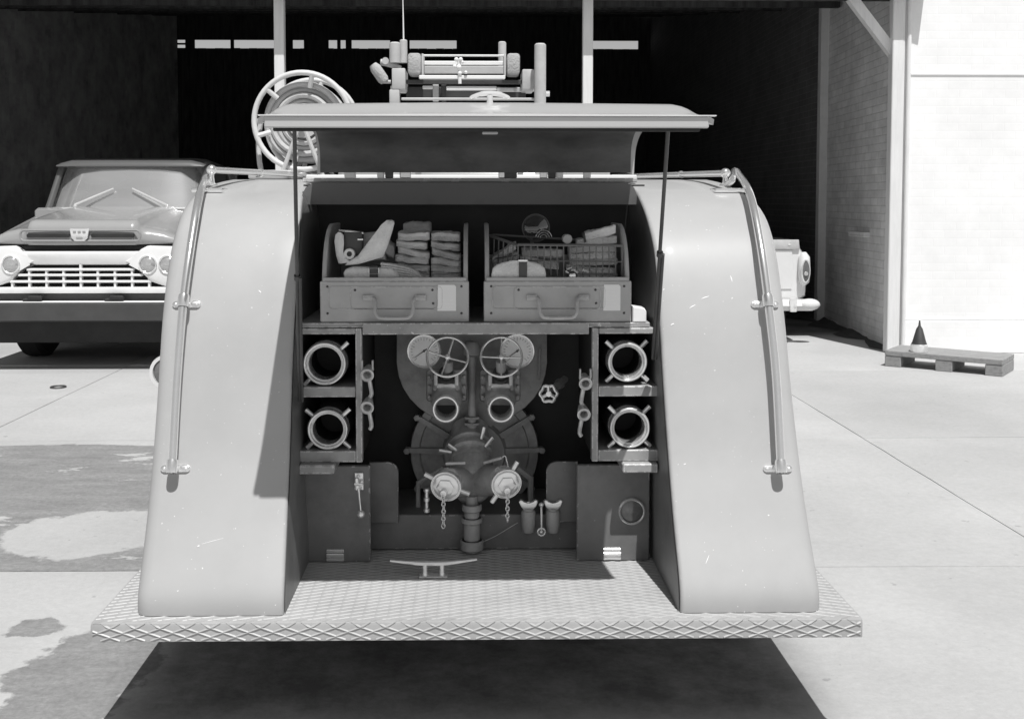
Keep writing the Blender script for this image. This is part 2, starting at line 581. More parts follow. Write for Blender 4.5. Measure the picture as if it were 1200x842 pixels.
def spline(pts, n=6):
    """Catmull-Rom through points"""
    pts = [Vector(p) for p in pts]
    out = []
    for i in range(len(pts) - 1):
        p0 = pts[i - 1] if i > 0 else pts[i] * 2 - pts[i + 1]
        p1, p2 = pts[i], pts[i + 1]
        p3 = pts[i + 2] if i + 2 < len(pts) else p2 * 2 - p1
        for k in range(n):
            t = k / n
            out.append(0.5 * ((2 * p1) + (p2 - p0) * t + (2 * p0 - 5 * p1 + 4 * p2 - p3) * t * t + (3 * p1 - p0 - 3 * p2 + p3) * t ** 3))
    out.append(pts[-1])
    return out

# ================================================================== GROUND
bm = B()
box(bm, -900, 900, -300, 1500, -0.5, -0.0045)
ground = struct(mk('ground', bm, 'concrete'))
XJ = [-15.3, -9.34, -3.36, 2.62, 8.6, 14.6]
YJ = [-8.5, -6.0, -3.49, -0.98, 1.53, 4.04, 6.82, 9.55, 12.3, 15.0, 17.8, 20.6, 23.4, 26.2]
for i in range(len(XJ) - 1):
    for j in range(len(YJ) - 1):
        bm = B()
        g = 0.0035
        w, h = XJ[i + 1] - XJ[i], YJ[j + 1] - YJ[j]
        # slightly ragged edges
        def edge(ax, ay, bx, by, n=7):
            return [(ax + (bx - ax) * k / n + random.uniform(-.003, .003), ay + (by - ay) * k / n + random.uniform(-.003, .003)) for k in range(n)]
        x0, x1, y0, y1 = -w / 2 + g, w / 2 - g, -h / 2 + g, h / 2 - g
        poly = edge(x0, y0, x1, y0) + edge(x1, y0, x1, y1) + edge(x1, y1, x0, y1) + edge(x0, y1, x0, y0)
        prism(bm, poly, 'z', -0.0042, 0.0, 0.002)
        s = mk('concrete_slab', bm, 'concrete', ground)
        s.location = ((XJ[i] + XJ[i + 1]) / 2, (YJ[j] + YJ[j + 1]) / 2, 0)

# ================================================================== FIRE ENGINE
fe = thing('fire_engine', 'pale painted fire engine seen from behind with its rear compartment lid propped open', 'fire engine', (0, 1.5, 0))
ZS = P(558, 727, 0.0).z                      # step tread height
ZLIP = P(558, 749, 0.0).z
SX0, SX1 = P(106, 738, 0).x, P(1011, 735, 0).x

# ---- rear step with raised diamond pattern
bm = B()
sect = [(0.0, ZLIP), (0.0, ZS - 0.012), (0.003, ZS - 0.004), (0.012, ZS), (0.66, ZS), (0.66, ZS - 0.015), (0.03, ZS - 0.015), (0.03, ZLIP)]
prism(bm, sect, 'x', SX0, SX1, 0.002)
step = mk('rear_step', bm, 'tread', fe)
def unfold(s):                               # distance from the lip's lower edge -> (y, z, normal)
    hl = ZS - ZLIP
    if s < hl - 0.0095: return (0.0, ZLIP + s, (0, -1, 0))
    if s < hl + 0.004: return (0.004, ZS - 0.004, (0, -.7, .7))
    return (0.012 + s - hl - 0.004, ZS, (0, 0, 1))
bm = B()
SL = 0.046 + 0.62
PITCH_X, PITCH_S = 0.072, 0.0265
slope = PITCH_X / PITCH_S
for sgn in (1, -1):
    k0 = int((SX1 - SX0 + SL * slope) / PITCH_X) + 3
    for k in range(-k0, k0):
        xs = SX0 + 0.02 + k * PITCH_X
        pts = []
        xat = lambda s: xs + sgn * s * slope
        sa, sb = (SX0 + 0.006 - xs) / (sgn * slope), (SX1 - 0.006 - xs) / (sgn * slope)
        lo, hi = max(0.003, min(sa, sb)), min(SL, max(sa, sb))
        if hi - lo < 0.004: continue
        seq = sorted({lo, hi} | {q for q in (0.043, 0.050, 0.062) if lo < q < hi})
        prev = None
        dv = Vector((sgn * slope, 1)).normalized()
        side = Vector((-dv.y, dv.x))
        for s in seq:
            yy, zz, nn = unfold(s)
            hw, hh = (0.0040, 0.0034) if s < 0.05 else (0.0032, 0.0020)
            nn = Vector(nn)
            tang = Vector((0, nn.z, -nn.y)).normalized()      # along increasing s
            base = Vector((xat(s), yy, zz))
            sv = Vector((side.x, 0, 0)) + tang * side.y
            ring = [bm.verts.new(base + sv * hw - nn * 0.001), bm.verts.new(base + nn * hh), bm.verts.new(base - sv * hw - nn * 0.001)]
            if prev:
                bm.faces.new((prev[0], prev[1], ring[1], ring[0]))
                bm.faces.new((prev[1], prev[2], ring[2], ring[1]))
            prev = ring
mk('tread_ribs', bm, 'tread', step, angle=20)

# ---- beaver-tail fenders
# outline of both fenders: (row, outer, inner, inner, outer)
FT = [(720, 155.5, 331.5, 798, 966), (700, 156.5, 332, 798, 965.3), (680, 158.5, 333, 796.5, 962.3), (660, 161, 334, 795, 959), (630, 165, 335, 791.5, 954),
      (600, 168.5, 336.5, 789, 949), (540, 174.6, 338.5, 784, 940.6), (490, 178.5, 340, 780.5, 935), (440, 181.8, 341.5, 777, 929.5), (390, 184.8, 343.5, 774.5, 925.5), (340, 189, 346.5, 770.8, 919.7),
      (300, 194.9, 349.5, 769, 914.5), (276, 199.9, 350.5, 764.5, 910), (250, 207, 352.5, 757, 902), (236, 214, 354.5, 751, 893), (226, 222.5, 356, 746.5, 882), (219, 234, 359, 741, 866)]
def depth_of(row):
    py, a, _, _, b = row
    lo, hi = -0.2, 2.0
    for _ in range(40):
        m_ = (lo + hi) / 2
        if P(b, py, m_).x - P(a, py, m_).x < 1.985: lo = m_
        else: hi = m_
    return lo
raw = []
Y0 = depth_of(FT[1])
for r_ in FT:
    Y = depth_of(r_) - Y0 + 0.046
    raw.append((Y, P(556, r_[0], Y).z, [P(q, r_[0], Y).x for q in r_[1:]]))
raw[0] = (0.045, ZS + 0.002, raw[0][2])
raw.append((1.12, 1.672, raw[-1][2]))
raw.append((1.32, 1.685, raw[-1][2]))
def interp_rows():
    pts = spline([(0, y, z) for y, z, _ in raw], 3)
    xs0 = spline([(x[0], x[1], 0) for _, _, x in raw], 3)
    xs1 = spline([(x[2], x[3], 0) for _, _, x in raw], 3)
    return [(p.y, p.z) for p in pts], [(a.x, a.y, b.x, b.y) for a, b in zip(xs0, xs1)]
prof, profx = interp_rows()
# the flanks of the vehicle are straight: ease the measured outlines
def smooth(seq, n):
    for _ in range(n):
        seq = [seq[0]] + [tuple((seq[i - 1][k] + 2 * seq[i][k] + seq[i + 1][k]) / 4 for k in range(len(seq[0]))) for i in range(1, len(seq) - 1)] + [seq[-1]]
    return seq
profx = smooth(profx, 12)
prof = smooth(prof, 3)
def pnorm(i):
    a = prof[max(0, i - 1)]
    b = prof[min(len(prof) - 1, i + 1)]
    dy, dz = b[0] - a[0], b[1] - a[1]
    l = math.hypot(dy, dz)
    return (-dz / l, dy / l)
def prof_y(z):
    for (y0, z0), (y1, z1) in zip(prof[:-1], prof[1:]):
        if z0 <= z <= z1: return y0 + (y1 - y0) * (z - z0) / max(1e-6, z1 - z0)
    return prof[-1][0] if z > prof[-1][1] else prof[0][0]
def fender(side):
    s = side
    bm = B()
    rows = []
    ro, ri = 0.045, 0.012
    for i, (y, z) in enumerate(prof):
        ny, nz = pnorm(i)
        xi, xo = (profx[i][1], profx[i][0]) if s < 0 else (profx[i][2], profx[i][3])
        row = [(xi, max(1.0, y + .03), z)]
        cs = [(0, ri + 0.02)] + [(ri - ri * math.cos(R(a)), ri - ri * math.sin(R(a))) for a in (0, 30, 60, 90)]
        W = abs(xo - xi)
        nflat = 6
        for k in range(1, nflat): cs.append((ri + (W - ri - ro) * k / nflat, 0))
        cs += [(W - ro + ro * math.sin(R(a)), ro - ro * math.cos(R(a))) for a in (0, 22, 45, 67, 90)]
        cs.append((W, ro + 0.02))
        for u, d in cs: row.append((xi + s * u, y - ny * d, z - nz * d))
        row.append((xo, max(1.34, y), z - (0.06 if z > 1.6 else 0)))
        rows.append(row)
    grid(bm, rows)
    return bm
FXI, FXO = 0.577, 1.0
for s in (-1, 1):
    f = mk('rear_fender', fender(s), 'paint', fe, angle=50)

def fsurf(px, py):
    Y = 0.3
    for _ in range(30):
        p = P(px, py, Y)
        Y = 0.6 * Y + 0.4 * prof_y(min(1.68, max(ZS + .003, p.z)))
    return P(px, py, Y)
for k, (ax_, ay_, bx_, by_, w) in enumerate(((856, 323, 858, 330, 1.0), (808, 361, 815, 357, 1.0), (822, 350, 831, 347, 1.0), (786, 381, 790, 379, 1.3), (303, 340, 306, 343, 1.0), (231, 640, 234, 639, 1.1), (236, 637, 262, 630, .35), (827, 660, 831, 650, .5), (801, 544, 804, 543, .8), (205, 478, 206, 482, .8))):
    a, b = fsurf(ax_, ay_), fsurf(bx_, by_)
    bm = B()
    tube(bm, [a, a.lerp(b, .5), b], [w * .0008, w * .0022, w * .0008], 6)
    o = mk('paint_scratch', bm, 'paper', fe)

# ---- body behind, cab, bonnet, wheels
bm = B()
prism(bm, [(-1.0, 0.5), (1.0, 0.5), (1.0, 1.62), (0.985, 1.665), (0.95, 1.685), (-0.95, 1.685), (-0.985, 1.665), (-1.0, 1.62)], 'y', 1.322, 3.3)
mk('body', bm, 'paint', fe)
bm = B()
box(bm, -0.615, 0.585, 0.80, 1.34, 1.665, 1.681, 0.003)
mk('top_deck', bm, 'paint', fe)
bm = B()
cabp = [(3.34, 0.55), (5.0, 0.55), (5.0, 1.25), (4.75, 1.35), (4.45, 1.98), (4.2, 2.05), (3.5, 2.05), (3.34, 1.95)]
prism(bm, cabp, 'x', -0.82, 0.82, 0.06, 3)
cab = mk('cab', bm, 'paint', fe)
bm = B()
box(bm, -0.55, 0.55, 3.325, 3.345, 1.62, 1.92, 0.003)
mk('rear_window', bm, 'windscreen', cab)
bm = B()
prism(bm, [(-0.45, 0.6), (0.45, 0.6), (0.42, 1.1), (0.3, 1.25), (-0.3, 1.25), (-0.42, 1.1)], 'y', 5.0, 6.3, 0.04, 3)
mk('bonnet', bm, 'paint', fe)
def wheel(parent, c, rad, wid):
    bm = B()
    h = wid / 2
    lathe(bm, [(-h * .8, rad * .55), (-h, rad * .62), (-h, rad * .9), (-h * .7, rad), (h * .7, rad), (h, rad * .9), (h, rad * .62), (h * .8, rad * .55), (-h * .8, rad * .55)], c, (1, 0, 0), 36)
    w = mk('wheel', bm, 'rubber', parent)
    bm = B()
    lathe(bm, [(-h * .7, 0), (-h * .7, rad * .2), (-h * .5, rad * .25), (-h * .3, rad * .5), (-h * .75, rad * .57), (h * .75, rad * .57), (h * .3, rad * .5), (h * .5, rad * .25), (h * .7, rad * .2), (h * .7, 0)], c, (1, 0, 0), 28)
    mk('rim', bm, 'darkpaint', w)
for x in (-0.78, 0.78):
    wheel(fe, (x, 2.1, 0.43), 0.43, 0.26)
    wheel(fe, (x, 5.5, 0.43), 0.43, 0.22)
bm = B()
box(bm, -0.38, 0.38, 1.02, 6.2, 0.42, 0.55, 0.01)
mk('chassis', bm, 'darkiron', fe)
for x in (-1, 1):
    bm = B()
    prism(bm, [(4.95, 0.95), (5.2, 1.05), (5.6, 1.08), (5.95, 0.95), (6.1, 0.7), (6.04, 0.68), (5.85, 0.9), (5.55, 1.0), (5.2, 0.98), (4.95, 0.85)], 'x', x * 0.46, x * 0.95, 0.01)
    mk('front_mudguard', bm, 'paint', fe)

# ---- lid
LXC, LHW = 0.03, 0.567
lp = spline([(0, 0.80, 1.700), (0, 0.797, 1.765), (0, 0.768, 1.815), (0, 0.69, 1.852), (0, 0.55, 1.872), (0, 0.35, 1.883), (0, 0.15, 1.882), (0, 0.02, 1.873), (0, -0.08, 1.857), (0, -0.18, 1.834), (0, -0.25, 1.822), (0, -0.298, 1.816)], 5)
lp = [(p.y, p.z) for p in lp]
bm = B()
rows_o, rows_i = [], []
for i, (y, z) in enumerate(lp):
    a, b = lp[max(0, i - 1)], lp[min(len(lp) - 1, i + 1)]
    l = math.hypot(b[0] - a[0], b[1] - a[1])
    ny, nz = (b[1] - a[1]) / l, -(b[0] - a[0]) / l
    if nz < 0 and ny > 0: ny, nz = -ny, -nz
    ny, nz = -abs(ny) if b[1] < a[1] else abs(ny), abs(nz)
    fl = 0.0
    t = i / (len(lp) - 1)
    hw = LHW + 0.014 * max(0, t - 0.7) / 0.3
    row = []
    sx = [-1, -0.985, -0.95, -0.6, -0.2, 0.2, 0.6, 0.95, 0.985, 1]
    dz = [-0.010, -0.004, 0, 0.002, 0.004, 0.004, 0.002, 0, -0.004, -0.010]
    xc = 0.005 + (LXC - 0.005) * t
    rows_o.append([(xc + hw * s, y, z + d) for s, d in zip(sx, dz)])
    l2 = math.hypot(b[0] - a[0], b[1] - a[1])
    rows_i.append([(xc + hw * s * 0.997, y - (b[1] - a[1]) / l2 * 0.014, z + (b[0] - a[0]) / l2 * 0.014 + d) for s, d in zip(sx, dz)])
vo = rows_o + rows_i[::-1] + rows_o[:1]
grid(bm, vo)
lid = mk('compartment_lid', bm, 'lidpaint', fe, angle=50)
bm = B()
rows = []
for i, (y, z) in enumerate(lp[:-2]):
    a, b = lp[max(0, i - 1)], lp[min(len(lp) - 1, i + 1)]
    l = math.hypot(b[0] - a[0], b[1] - a[1])
    dy, dz = -(b[1] - a[1]) / l * 0.0185, (b[0] - a[0]) / l * 0.0185
    rows.append([(0.005 + q, y + dy, z + dz) for q in (-0.553, 0, 0.553)])
grid(bm, rows)
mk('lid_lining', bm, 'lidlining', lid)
bm = B()                                     # turned-down front lip
xc = LXC
box(bm, xc - LHW + 0.005, xc + LHW + 0.0, -0.303, -0.291, 1.784, 1.8135, 0.003)
mk('lid_lip', bm, 'lidpaint', lid)
bm = B()
box(bm, xc - LHW + 0.025, xc + LHW - 0.02, -0.291, -0.278, 1.776, 1.80, 0.002)
mk('lid_seal', bm, 'rubber', lid)
bm = B()
box(bm, xc - LHW - 0.01, xc + LHW + 0.018, -0.309, -0.29, 1.8135, 1.8165, 0.001)
mk('lid_edge_bead', bm, 'chrome', lid)
bm = B()                                     # catch in the middle of the lip
box(bm, 0.02, 0.06, -0.29, -0.27, 1.769, 1.7755, 0.002)
mk('lid_catch', bm, 'castiron', lid)
# T handle standing on the lid
bm = B()
hc = P(574, 122, 0.0)
hz = 1.872
tube(bm, spline([(hc.x - 0.056, 0.0, hz + 0.016), (hc.x - 0.03, 0.0, hz + 0.026), (hc.x, 0.0, hz + 0.029), (hc.x + 0.03, 0.0, hz + 0.026), (hc.x + 0.056, 0.0, hz + 0.016)], 4),
     [0.004] + [0.006] * 4 + [0.0075] * 8 + [0.006] * 3 + [0.004], 10)
lathe(bm, [(-0.012, 0.016), (0.0, 0.016), (0.004, 0.010), (0.016, 0.0075), (0.028, 0.009)], (hc.x, 0.0, hz - 0.004), (0, 0, 1), 16)
mk('lid_handle', bm, 'chrome', lid)
# prop rods with sliding lower stay
for (t0, t1, b0) in (((345, 150), (347, 262), (351, 470)), ((783, 150), (772, 300), (765, 420))):
    a, m_, b = P(*t0, -0.16), P(*t1, 0.05), P(*b0, 0.38)
    bm = B()
    tube(bm, [a, b], 0.0055, 8)
    mk('prop_rod', bm, 'darkiron', fe)
    bm = B()
    mid = a.lerp(b, 0.5)
    off = Vector((0.009, -0.004, 0))
    tube(bm, [mid + off, b + off], 0.005, 8)
    lathe(bm, [(-0.008, 0.0095), (0.008, 0.0095)], mid, (b - a), 12)
    mk('stay_bar', bm, 'darkiron', fe)
# pale coaming on the sunlit deck behind the lid, and the hinges in front of it
bm = B()
box(bm, -0.64, 0.62, 1.04, 1.07, 1.676, 1.6975, 0.003)
mk('deck_coaming', bm, 'white', fe)
for px, w, m_ in ((410, 0.02, 'white'), (456, 0.014, 'darkiron'), (446, 0.012, 'white'), (475, 0.02, 'nickel'), (596, 0.03, 'darkiron'), (588, 0.012, 'nickel'), (637, 0.014, 'nickel'), (647, 0.014, 'darkiron'), (656, 0.012, 'white'), (688, 0.013, 'white')):
    p = P(px, 205, 0.79)
    bm = B()
    box(bm, p.x - w, p.x + w, 0.782 + random.uniform(0, .008), 0.81, 1.680, 1.712, 0.003)
    mk('lid_hinge', bm, m_, fe)

# ---- compartment shell
bm = B()
ztop = 1.664
hp = [(-0.612, 1.586), (0.58, 1.586), (0.58, 1.62), (0.57, 1.645), (0.545, ztop), (-0.575, ztop), (-0.60, 1.645), (-0.612, 1.62)]
prism(bm, hp, 'y', 0.775, 0.79)
mk('header_panel', bm, 'header', fe)
bm = B()
box(bm, -0.64, 0.64, 0.98, 1.0, 0.40, 1.66)
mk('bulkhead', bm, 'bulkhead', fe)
for s in (-1, 1):                            # inner walls of the fenders, shade put into a darker paint
    bm = B()
    rows = []
    for (y, z), xs in zip(prof, profx):
        if z > 1.652 or y > 0.95: break
        x = xs[1] + 0.003 if s < 0 else xs[2] - 0.003
        rows.append([(x, y + 0.012, z), (x, 0.985, z)])
    grid(bm, rows)
    mk('shaded_inner_wall', bm, 'inpaint', fe)
YL = 0.42                                    # locker fronts
# shelf carrying the trays
sz1 = P(556, 378.5, YL).z
sz0 = P(556, 391.5, YL).z
bm = B()
box(bm, -0.573, 0.573, YL + 0.012, 0.97, sz1 - 0.016, sz1, 0.002)
mk('shelf', bm, 'locker', fe)
bm = B()
box(bm, P(425, 385, YL).x, P(690, 385, YL).x, YL - 0.006, YL + 0.010, sz0, sz1 + 0.0015, 0.002)
mk('shelf_beam', bm, 'locker', fe)
# lockers for the suction couplings: frames of flat steel with two cells each
def locker(pxs, prs, mirror):
    x0, x1 = P(pxs[0], 450, YL).x, P(pxs[1], 450, YL).x
    xin = x1 if not mirror else x0
    t = 0.018
    zt, zm1, zm0, zb1, zb0 = [P(556, v, YL).z for v in (378.5, 453, 465, 528, 541)]
    parts = []
    bm = B()
    box(bm, x0, x1, YL, YL + 0.45, zt - 0.02, zt - 0.017 + 0.0, 0)
    bm.free()
    bm = B()
    # upright next to the pump bay: a side sheet with front flange
    if not mirror: box(bm, x1 - 0.02, x1, YL, YL + 0.035, zb0, zt - 0.017, 0.002)
    else: box(bm, x0, x0 + 0.02, YL, YL + 0.035, zb0, zt - 0.017, 0.002)
    lk = mk('locker', bm, 'locker', fe)
    a0, a1 = (x0, x1 - 0.0215) if not mirror else (x0 + 0.0215, x1)
    for (za, zb) in ((zt - 0.0175, zt - 0.036), (zm1, zm0), (zb1, zb0)):
        bm = B()
        box(bm, a0, a1, YL + 0.004, 0.95, zb, za, 0.002)
        mk('locker_shelf', bm, 'locker', lk)
    bm = B()
    xs_ = x1 - 0.014 if not mirror else x0 + 0.008
    box(bm, xs_, xs_ + 0.006, YL + 0.036, 0.95, zb0 + 0.002, zt - 0.02)
    mk('locker_side', bm, 'bulkhead', lk)
    bm = B()
    box(bm, a0, a1, 0.90, 0.915, zb0 + 0.002, zt - 0.04)
    mk('locker_back', bm, 'bulkhead', lk)
    # worn corner block below
    cx = a0 + 0.005 if not mirror else a1 - 0.12
    bm = B()
    box(bm, cx, cx + 0.115, YL - 0.03, YL + 0.15, P(556, 552, YL).z, zb0 - 0.001, 0.004)
    mk('corner_block', bm, 'locker', lk)
    return lk
locker((349, 424), None, False)
locker((694, 772), None, True)

# ---- lower panels
YP = 0.50
def pz(v, Y): return P(556, v, Y).z
for (a, b) in ((345, 434), (676, 790)):
    bm = B()
    box(bm, max(-0.59, P(a, 600, YP).x), min(0.588, P(b, 600, YP).x), YP, YP + 0.02, ZS + 0.002, pz(545, YP), 0.003)
    d = mk('lower_panel', bm, 'inpaint', fe)
    bm = B()
    hx = P(393 if a < 500 else 717, 650, YP).x
    hz0 = pz(656, YP)
    for k in range(3):
        box(bm, hx - 0.03, hx + 0.03, YP - 0.006 - (0.004 if k == 1 else 0), YP, hz0 + k * 0.014, hz0 + k * 0.014 + 0.0125, 0.002)
    mk('hinge_plate', bm, 'nickel', d)
for (a, b, cn) in ((433, 467, (0, 0, 1, 0)), (640, 677, (0, 0, 0, 1))):
    bm = B()
    prism(bm, rrect(P(a, 600, 0.60).x, P(b, 600, 0.60).x, pz(612, 0.60), pz(541, 0.60), 0.035, 5, cn), 'y', 0.60, 0.612, 0.002)
    mk('side_plate', bm, 'inpaint', fe)
bm = B()
box(bm, P(425, 600, 0.63).x, P(690, 600, 0.63).x, 0.625, 0.96, ZS + 0.002, pz(602, 0.63), 0.003)
riser = mk('pump_bay_riser', bm, 'inpaint', fe)
# lever with ball on the panel
def lever(pxt, pyt, pyb, Y, plate=True):
    a, b = P(pxt, pyt, Y - 0.035), P(pxt + 3, pyb, Y - 0.04)
    bm = B()
    tube(bm, [a, a.lerp(b, .5), b], [0.0045, 0.0028, 0.0035], 8)
    lv = mk('drain_lever', bm, 'nickel', fe)
    bm = B()
    bmesh.ops.create_uvsphere(bm, u_segments=16, v_segments=10, radius=0.0135, matrix=Matrix.Translation(b))
    mk('lever_knob', bm, 'nickel', lv)
    if plate:
        bm = B()
        box(bm, a.x - 0.016, a.x + 0.014, Y - 0.006, Y - 0.0005, a.z - 0.014, a.z + 0.045, 0.002)
        box(bm, a.x - 0.012, a.x + 0.001, Y - 0.034, Y - 0.006, a.z + 0.016, a.z + 0.036, 0.003)
        box(bm, a.x - 0.010, a.x + 0.004, Y - 0.036, Y - 0.006, a.z - 0.008, a.z + 0.012, 0.003)
        lathe(bm, [(-0.014, 0.004), (0.014, 0.004)], (a.x, Y - 0.03, a.z + 0.014), (1, 0, 0), 10)
        mk('lever_bracket', bm, 'chrome', lv)
    return lv
lever(420, 572, 602, YP)
# round reflector and small side fittings
c = P(740, 598, YP)
bm = B()
lathe(bm, [(0, 0.045), (0.012, 0.045), (0.016, 0.041), (0.012, 0.037)], c, (0, -1, 0), 32)
rf = mk('reflector', bm, 'nickel', fe)
bm = B()
lathe(bm, [(0.001, 0.0385), (0.008, 0.037), (0.014, 0.02), (0.016, 0)], c, (0, -1, 0), 28)
mk('reflector_lens', bm, 'reflector', rf)

# ---- cleat on the step
bm = B()
c0 = P(507, 672, 0.36)
cz = ZS + 0.002
def cl(px, h): return (P(px, 655, 0.36).x, 0.36, cz + h)
tube(bm, spline([cl(457, 0.052), cl(480, 0.046), cl(495, 0.043), cl(520, 0.043), cl(535, 0.047), cl(559, 0.055)], 4),
     [0.0035 + 0.005 * math.sin(math.pi * k / 20) for k in range(21)], 10)
for px in (498, 518):
    x = P(px, 660, 0.36).x
    lathe(bm, [(0, 0.012), (0.006, 0.0095), (0.02, 0.0075), (0.044, 0.009)], (x, 0.36, cz), (0, 0, 1), 14)
box(bm, P(491, 660, 0.36).x, P(525, 660, 0.36).x, 0.34, 0.38, cz, cz + 0.006, 0.0025)
mk('rope_cleat', bm, 'nickel', fe)

# ---- pump: back plate with gauges
YB = 0.86
bm = B()
pl = []
x0, x1 = P(465, 420, YB).x, P(641, 420, YB).x
zt = pz(380, YB)
zc = pz(425, YB)
cxp = (x0 + x1) / 2
hwp = (x1 - x0) / 2
pl = [(x1, zt), (x0, zt)]
for k in range(17):
    a = R(180 + 180 * k / 16)
    pl.append((cxp + hwp * math.cos(a), zc + 0.235 * math.sin(a)))
prism(bm, pl, 'y', YB, YB + 0.012, 0.002)
panel = mk('gauge_panel', bm, 'castiron', fe)
def gauge(px, py, rp):
    c = P(px, py, 0.71)
    r = rp / F_PX * 3.71
    bm = B()
    lathe(bm, [(-0.15, r * .5), (-0.03, r * .9), (0, r), (0.008, r), (0.012, r * .96), (0.010, r * .88), (0.004, r * .86)], c, (0, -1, 0), 36)
    g = mk('gauge', bm, 'nickel', fe)
    bm = B()
    lathe(bm, [(0.004, r * .87), (0.0041, 0)], c, (0, -1, 0), 32)
    mk('dial', bm, 'dial', g)
    bm = B()
    for k in range(21):
        a = R(225 - 270 * k / 20)
        ln = 0.12 if k % 5 else 0.2
        p0 = c + Vector((math.cos(a), 0, math.sin(a))) * r * .78
        p1 = c + Vector((math.cos(a), 0, math.sin(a))) * r * (.78 - ln)
        tube(bm, [p0 - Vector((0, .0052, 0)), p1 - Vector((0, .0052, 0))], 0.0007, 4)
    mk('scale_marks', bm, 'ink', g)
    bm = B()
    a = R(215)
    d = Vector((math.cos(a), 0, math.sin(a)))
    tube(bm, [c - Vector((0, .007, 0)) - d * r * .2, c - Vector((0, .007, 0)) + d * r * .68], [0.002, 0.0007], 6)
    lathe(bm, [(0.004, 0.004), (0.009, 0.004), (0.009, 0)], c, (0, -1, 0), 12)
    mk('needle', bm, 'strap', g)
gauge(497, 411, 20.5)
gauge(606, 411, 21)

def handwheel(parent, c, axis, Rr, r, spokes, phase, name='handwheel', m='chrome'):
    c, axis = Vector(c), Vector(axis).normalized()
    u, v = frame_for(axis)
    bm = B()
    ringtorus(bm, c, axis, Rr, r, 40, 10)
    w = mk(name, bm, m, parent)
    for k in range(spokes):
        a = phase + 2 * math.pi * k / spokes
        d = u * math.cos(a) + v * math.sin(a)
        bm = B()
        tube(bm, [c - axis * 0.006, c + d * Rr * .5 - axis * 0.004, c + d * Rr], [r * 1.0, r * .75, r * .7], 8)
        mk('spoke', bm, m, w)
    bm = B()
    lathe(bm, [(-0.05, r * 1.1), (-0.012, r * 1.3), (-0.01, r * 2.2), (0.004, r * 2.2), (0.006, r * 1.2), (0.012, r * 1.1), (0.012, 0)], c, axis, 14)
    mk('hub', bm, m, w)
    return w
# two delivery valves: body, collar, outlet, wheel
YV = 0.60
for px, ph in ((524, 0.3), (587, 0.02)):
    wc = P(px + 0.5, 418, YV)
    handwheel(fe, wc, (0, -0.9, 0.45), 0.0705, 0.0042, 4, ph, m='nickel')
    oc = P(px - 1.5 if px < 550 else px, 478, YV - 0.02)
    bm = B()
    zb = oc.z + 0.05
    # bell shaped valve body leaning out towards the outlet
    tube(bm, spline([(wc.x, YV + 0.035, wc.z - 0.02), (wc.x, YV + 0.05, wc.z - 0.06), (oc.x, YV + 0.08, oc.z + 0.09), (oc.x, YV + 0.09, oc.z + 0.03), (oc.x, YV + 0.06, oc.z)], 4),
         [0.018] * 4 + [0.024] * 4 + [0.052] * 4 + [0.055] * 4 + [0.048], 20)
    vb = mk('valve_body', bm, 'castiron', fe)
    bm = B()
    for s in (-1, 1):                        # yoke arms
        tube(bm, [(oc.x + s * 0.036, YV + 0.035, oc.z + 0.105), (oc.x + s * 0.036, YV + 0.03, oc.z + 0.072), (oc.x + s * 0.04, YV + 0.045, oc.z + 0.055)], 0.0075, 8)
    box(bm, oc.x - 0.036, oc.x + 0.036, YV + 0.03, YV + 0.05, oc.z + 0.058, oc.z + 0.076, 0.006, 2)
    mk('yoke', bm, 'brass', vb)
    bm = B()
    ringtorus(bm, (oc.x, YV + 0.05, oc.z + 0.095), (0, -0.6, 0.8), 0.026, 0.006, 24, 8)
    ringtorus(bm, (oc.x, YV + 0.04, oc.z + 0.115), (0, -0.6, 0.8), 0.020, 0.006, 24, 8)
    mk('gland', bm, 'darkiron', vb)
    for k in range(6):                       # flange bolts either side of the body
        s = -1 if k < 3 else 1
        q = (oc.x + s * 0.062, YV + 0.09, oc.z + 0.02 + 0.035 * (k % 3))
        bm = B()
        lathe(bm, [(0, 0.007), (0.012, 0.007), (0.014, 0.004), (0.014, 0)], q, (0, -1, 0), 6)
        mk('bolt', bm, 'castiron', vb)
    bm = B()
    box(bm, oc.x - 0.072, oc.x + 0.072, YV + 0.095, YV + 0.11, oc.z, oc.z + 0.115, 0.012, 2)
    mk('flange', bm, 'castiron', vb)
    bm = B()                                 # nickel plated outlet ring, open bore
    r = 0.0462
    lathe(bm, [(-0.10, r * .7), (-0.02, r * .74), (0.024, r * .76), (0.03, r * .84), (0.030, r * .92), (0.026, r), (0.012, r), (0.008, r * .9), (-0.004, r * .9), (-0.008, r * .98), (-0.03, r * .98), (-0.08, r * .95)], oc, (0, -1, 0.05), 36)
    mk('outlet', bm, 'nickel', vb)
    bm = B()
    lathe(bm, [(-0.085, r * .72), (-0.0851, 0)], oc, (0, -1, 0.05), 20)
    mk('outlet_bore', bm, 'bulkhead', vb)
# central riser pipe
bm = B()
cpt = P(553, 402, 0.74)
x = cpt.x
lathe(bm, [(0, 0.0), (0.004, 0.02), (0.02, 0.03), (0.05, 0.034), (0.06, 0.02), (0.08, 0.016)], (x, 0.78, cpt.z + 0.005), (0, 0, -1), 20)
tube(bm, [(x, 0.76, cpt.z - 0.05), (x, 0.76, pz(500, 0.76))], 0.015, 14)
for v in (490, 497):
    lathe(bm, [(0, 0.03), (0.008, 0.03), (0.008, 0)], (x, 0.76, pz(v, 0.76)), (0, 0, 1), 6)
tube(bm, [(x, 0.76, pz(497, 0.76)), (x, 0.76, pz(525, 0.76))], 0.02, 14)
mk('riser_pipe', bm, 'castiron', fe)
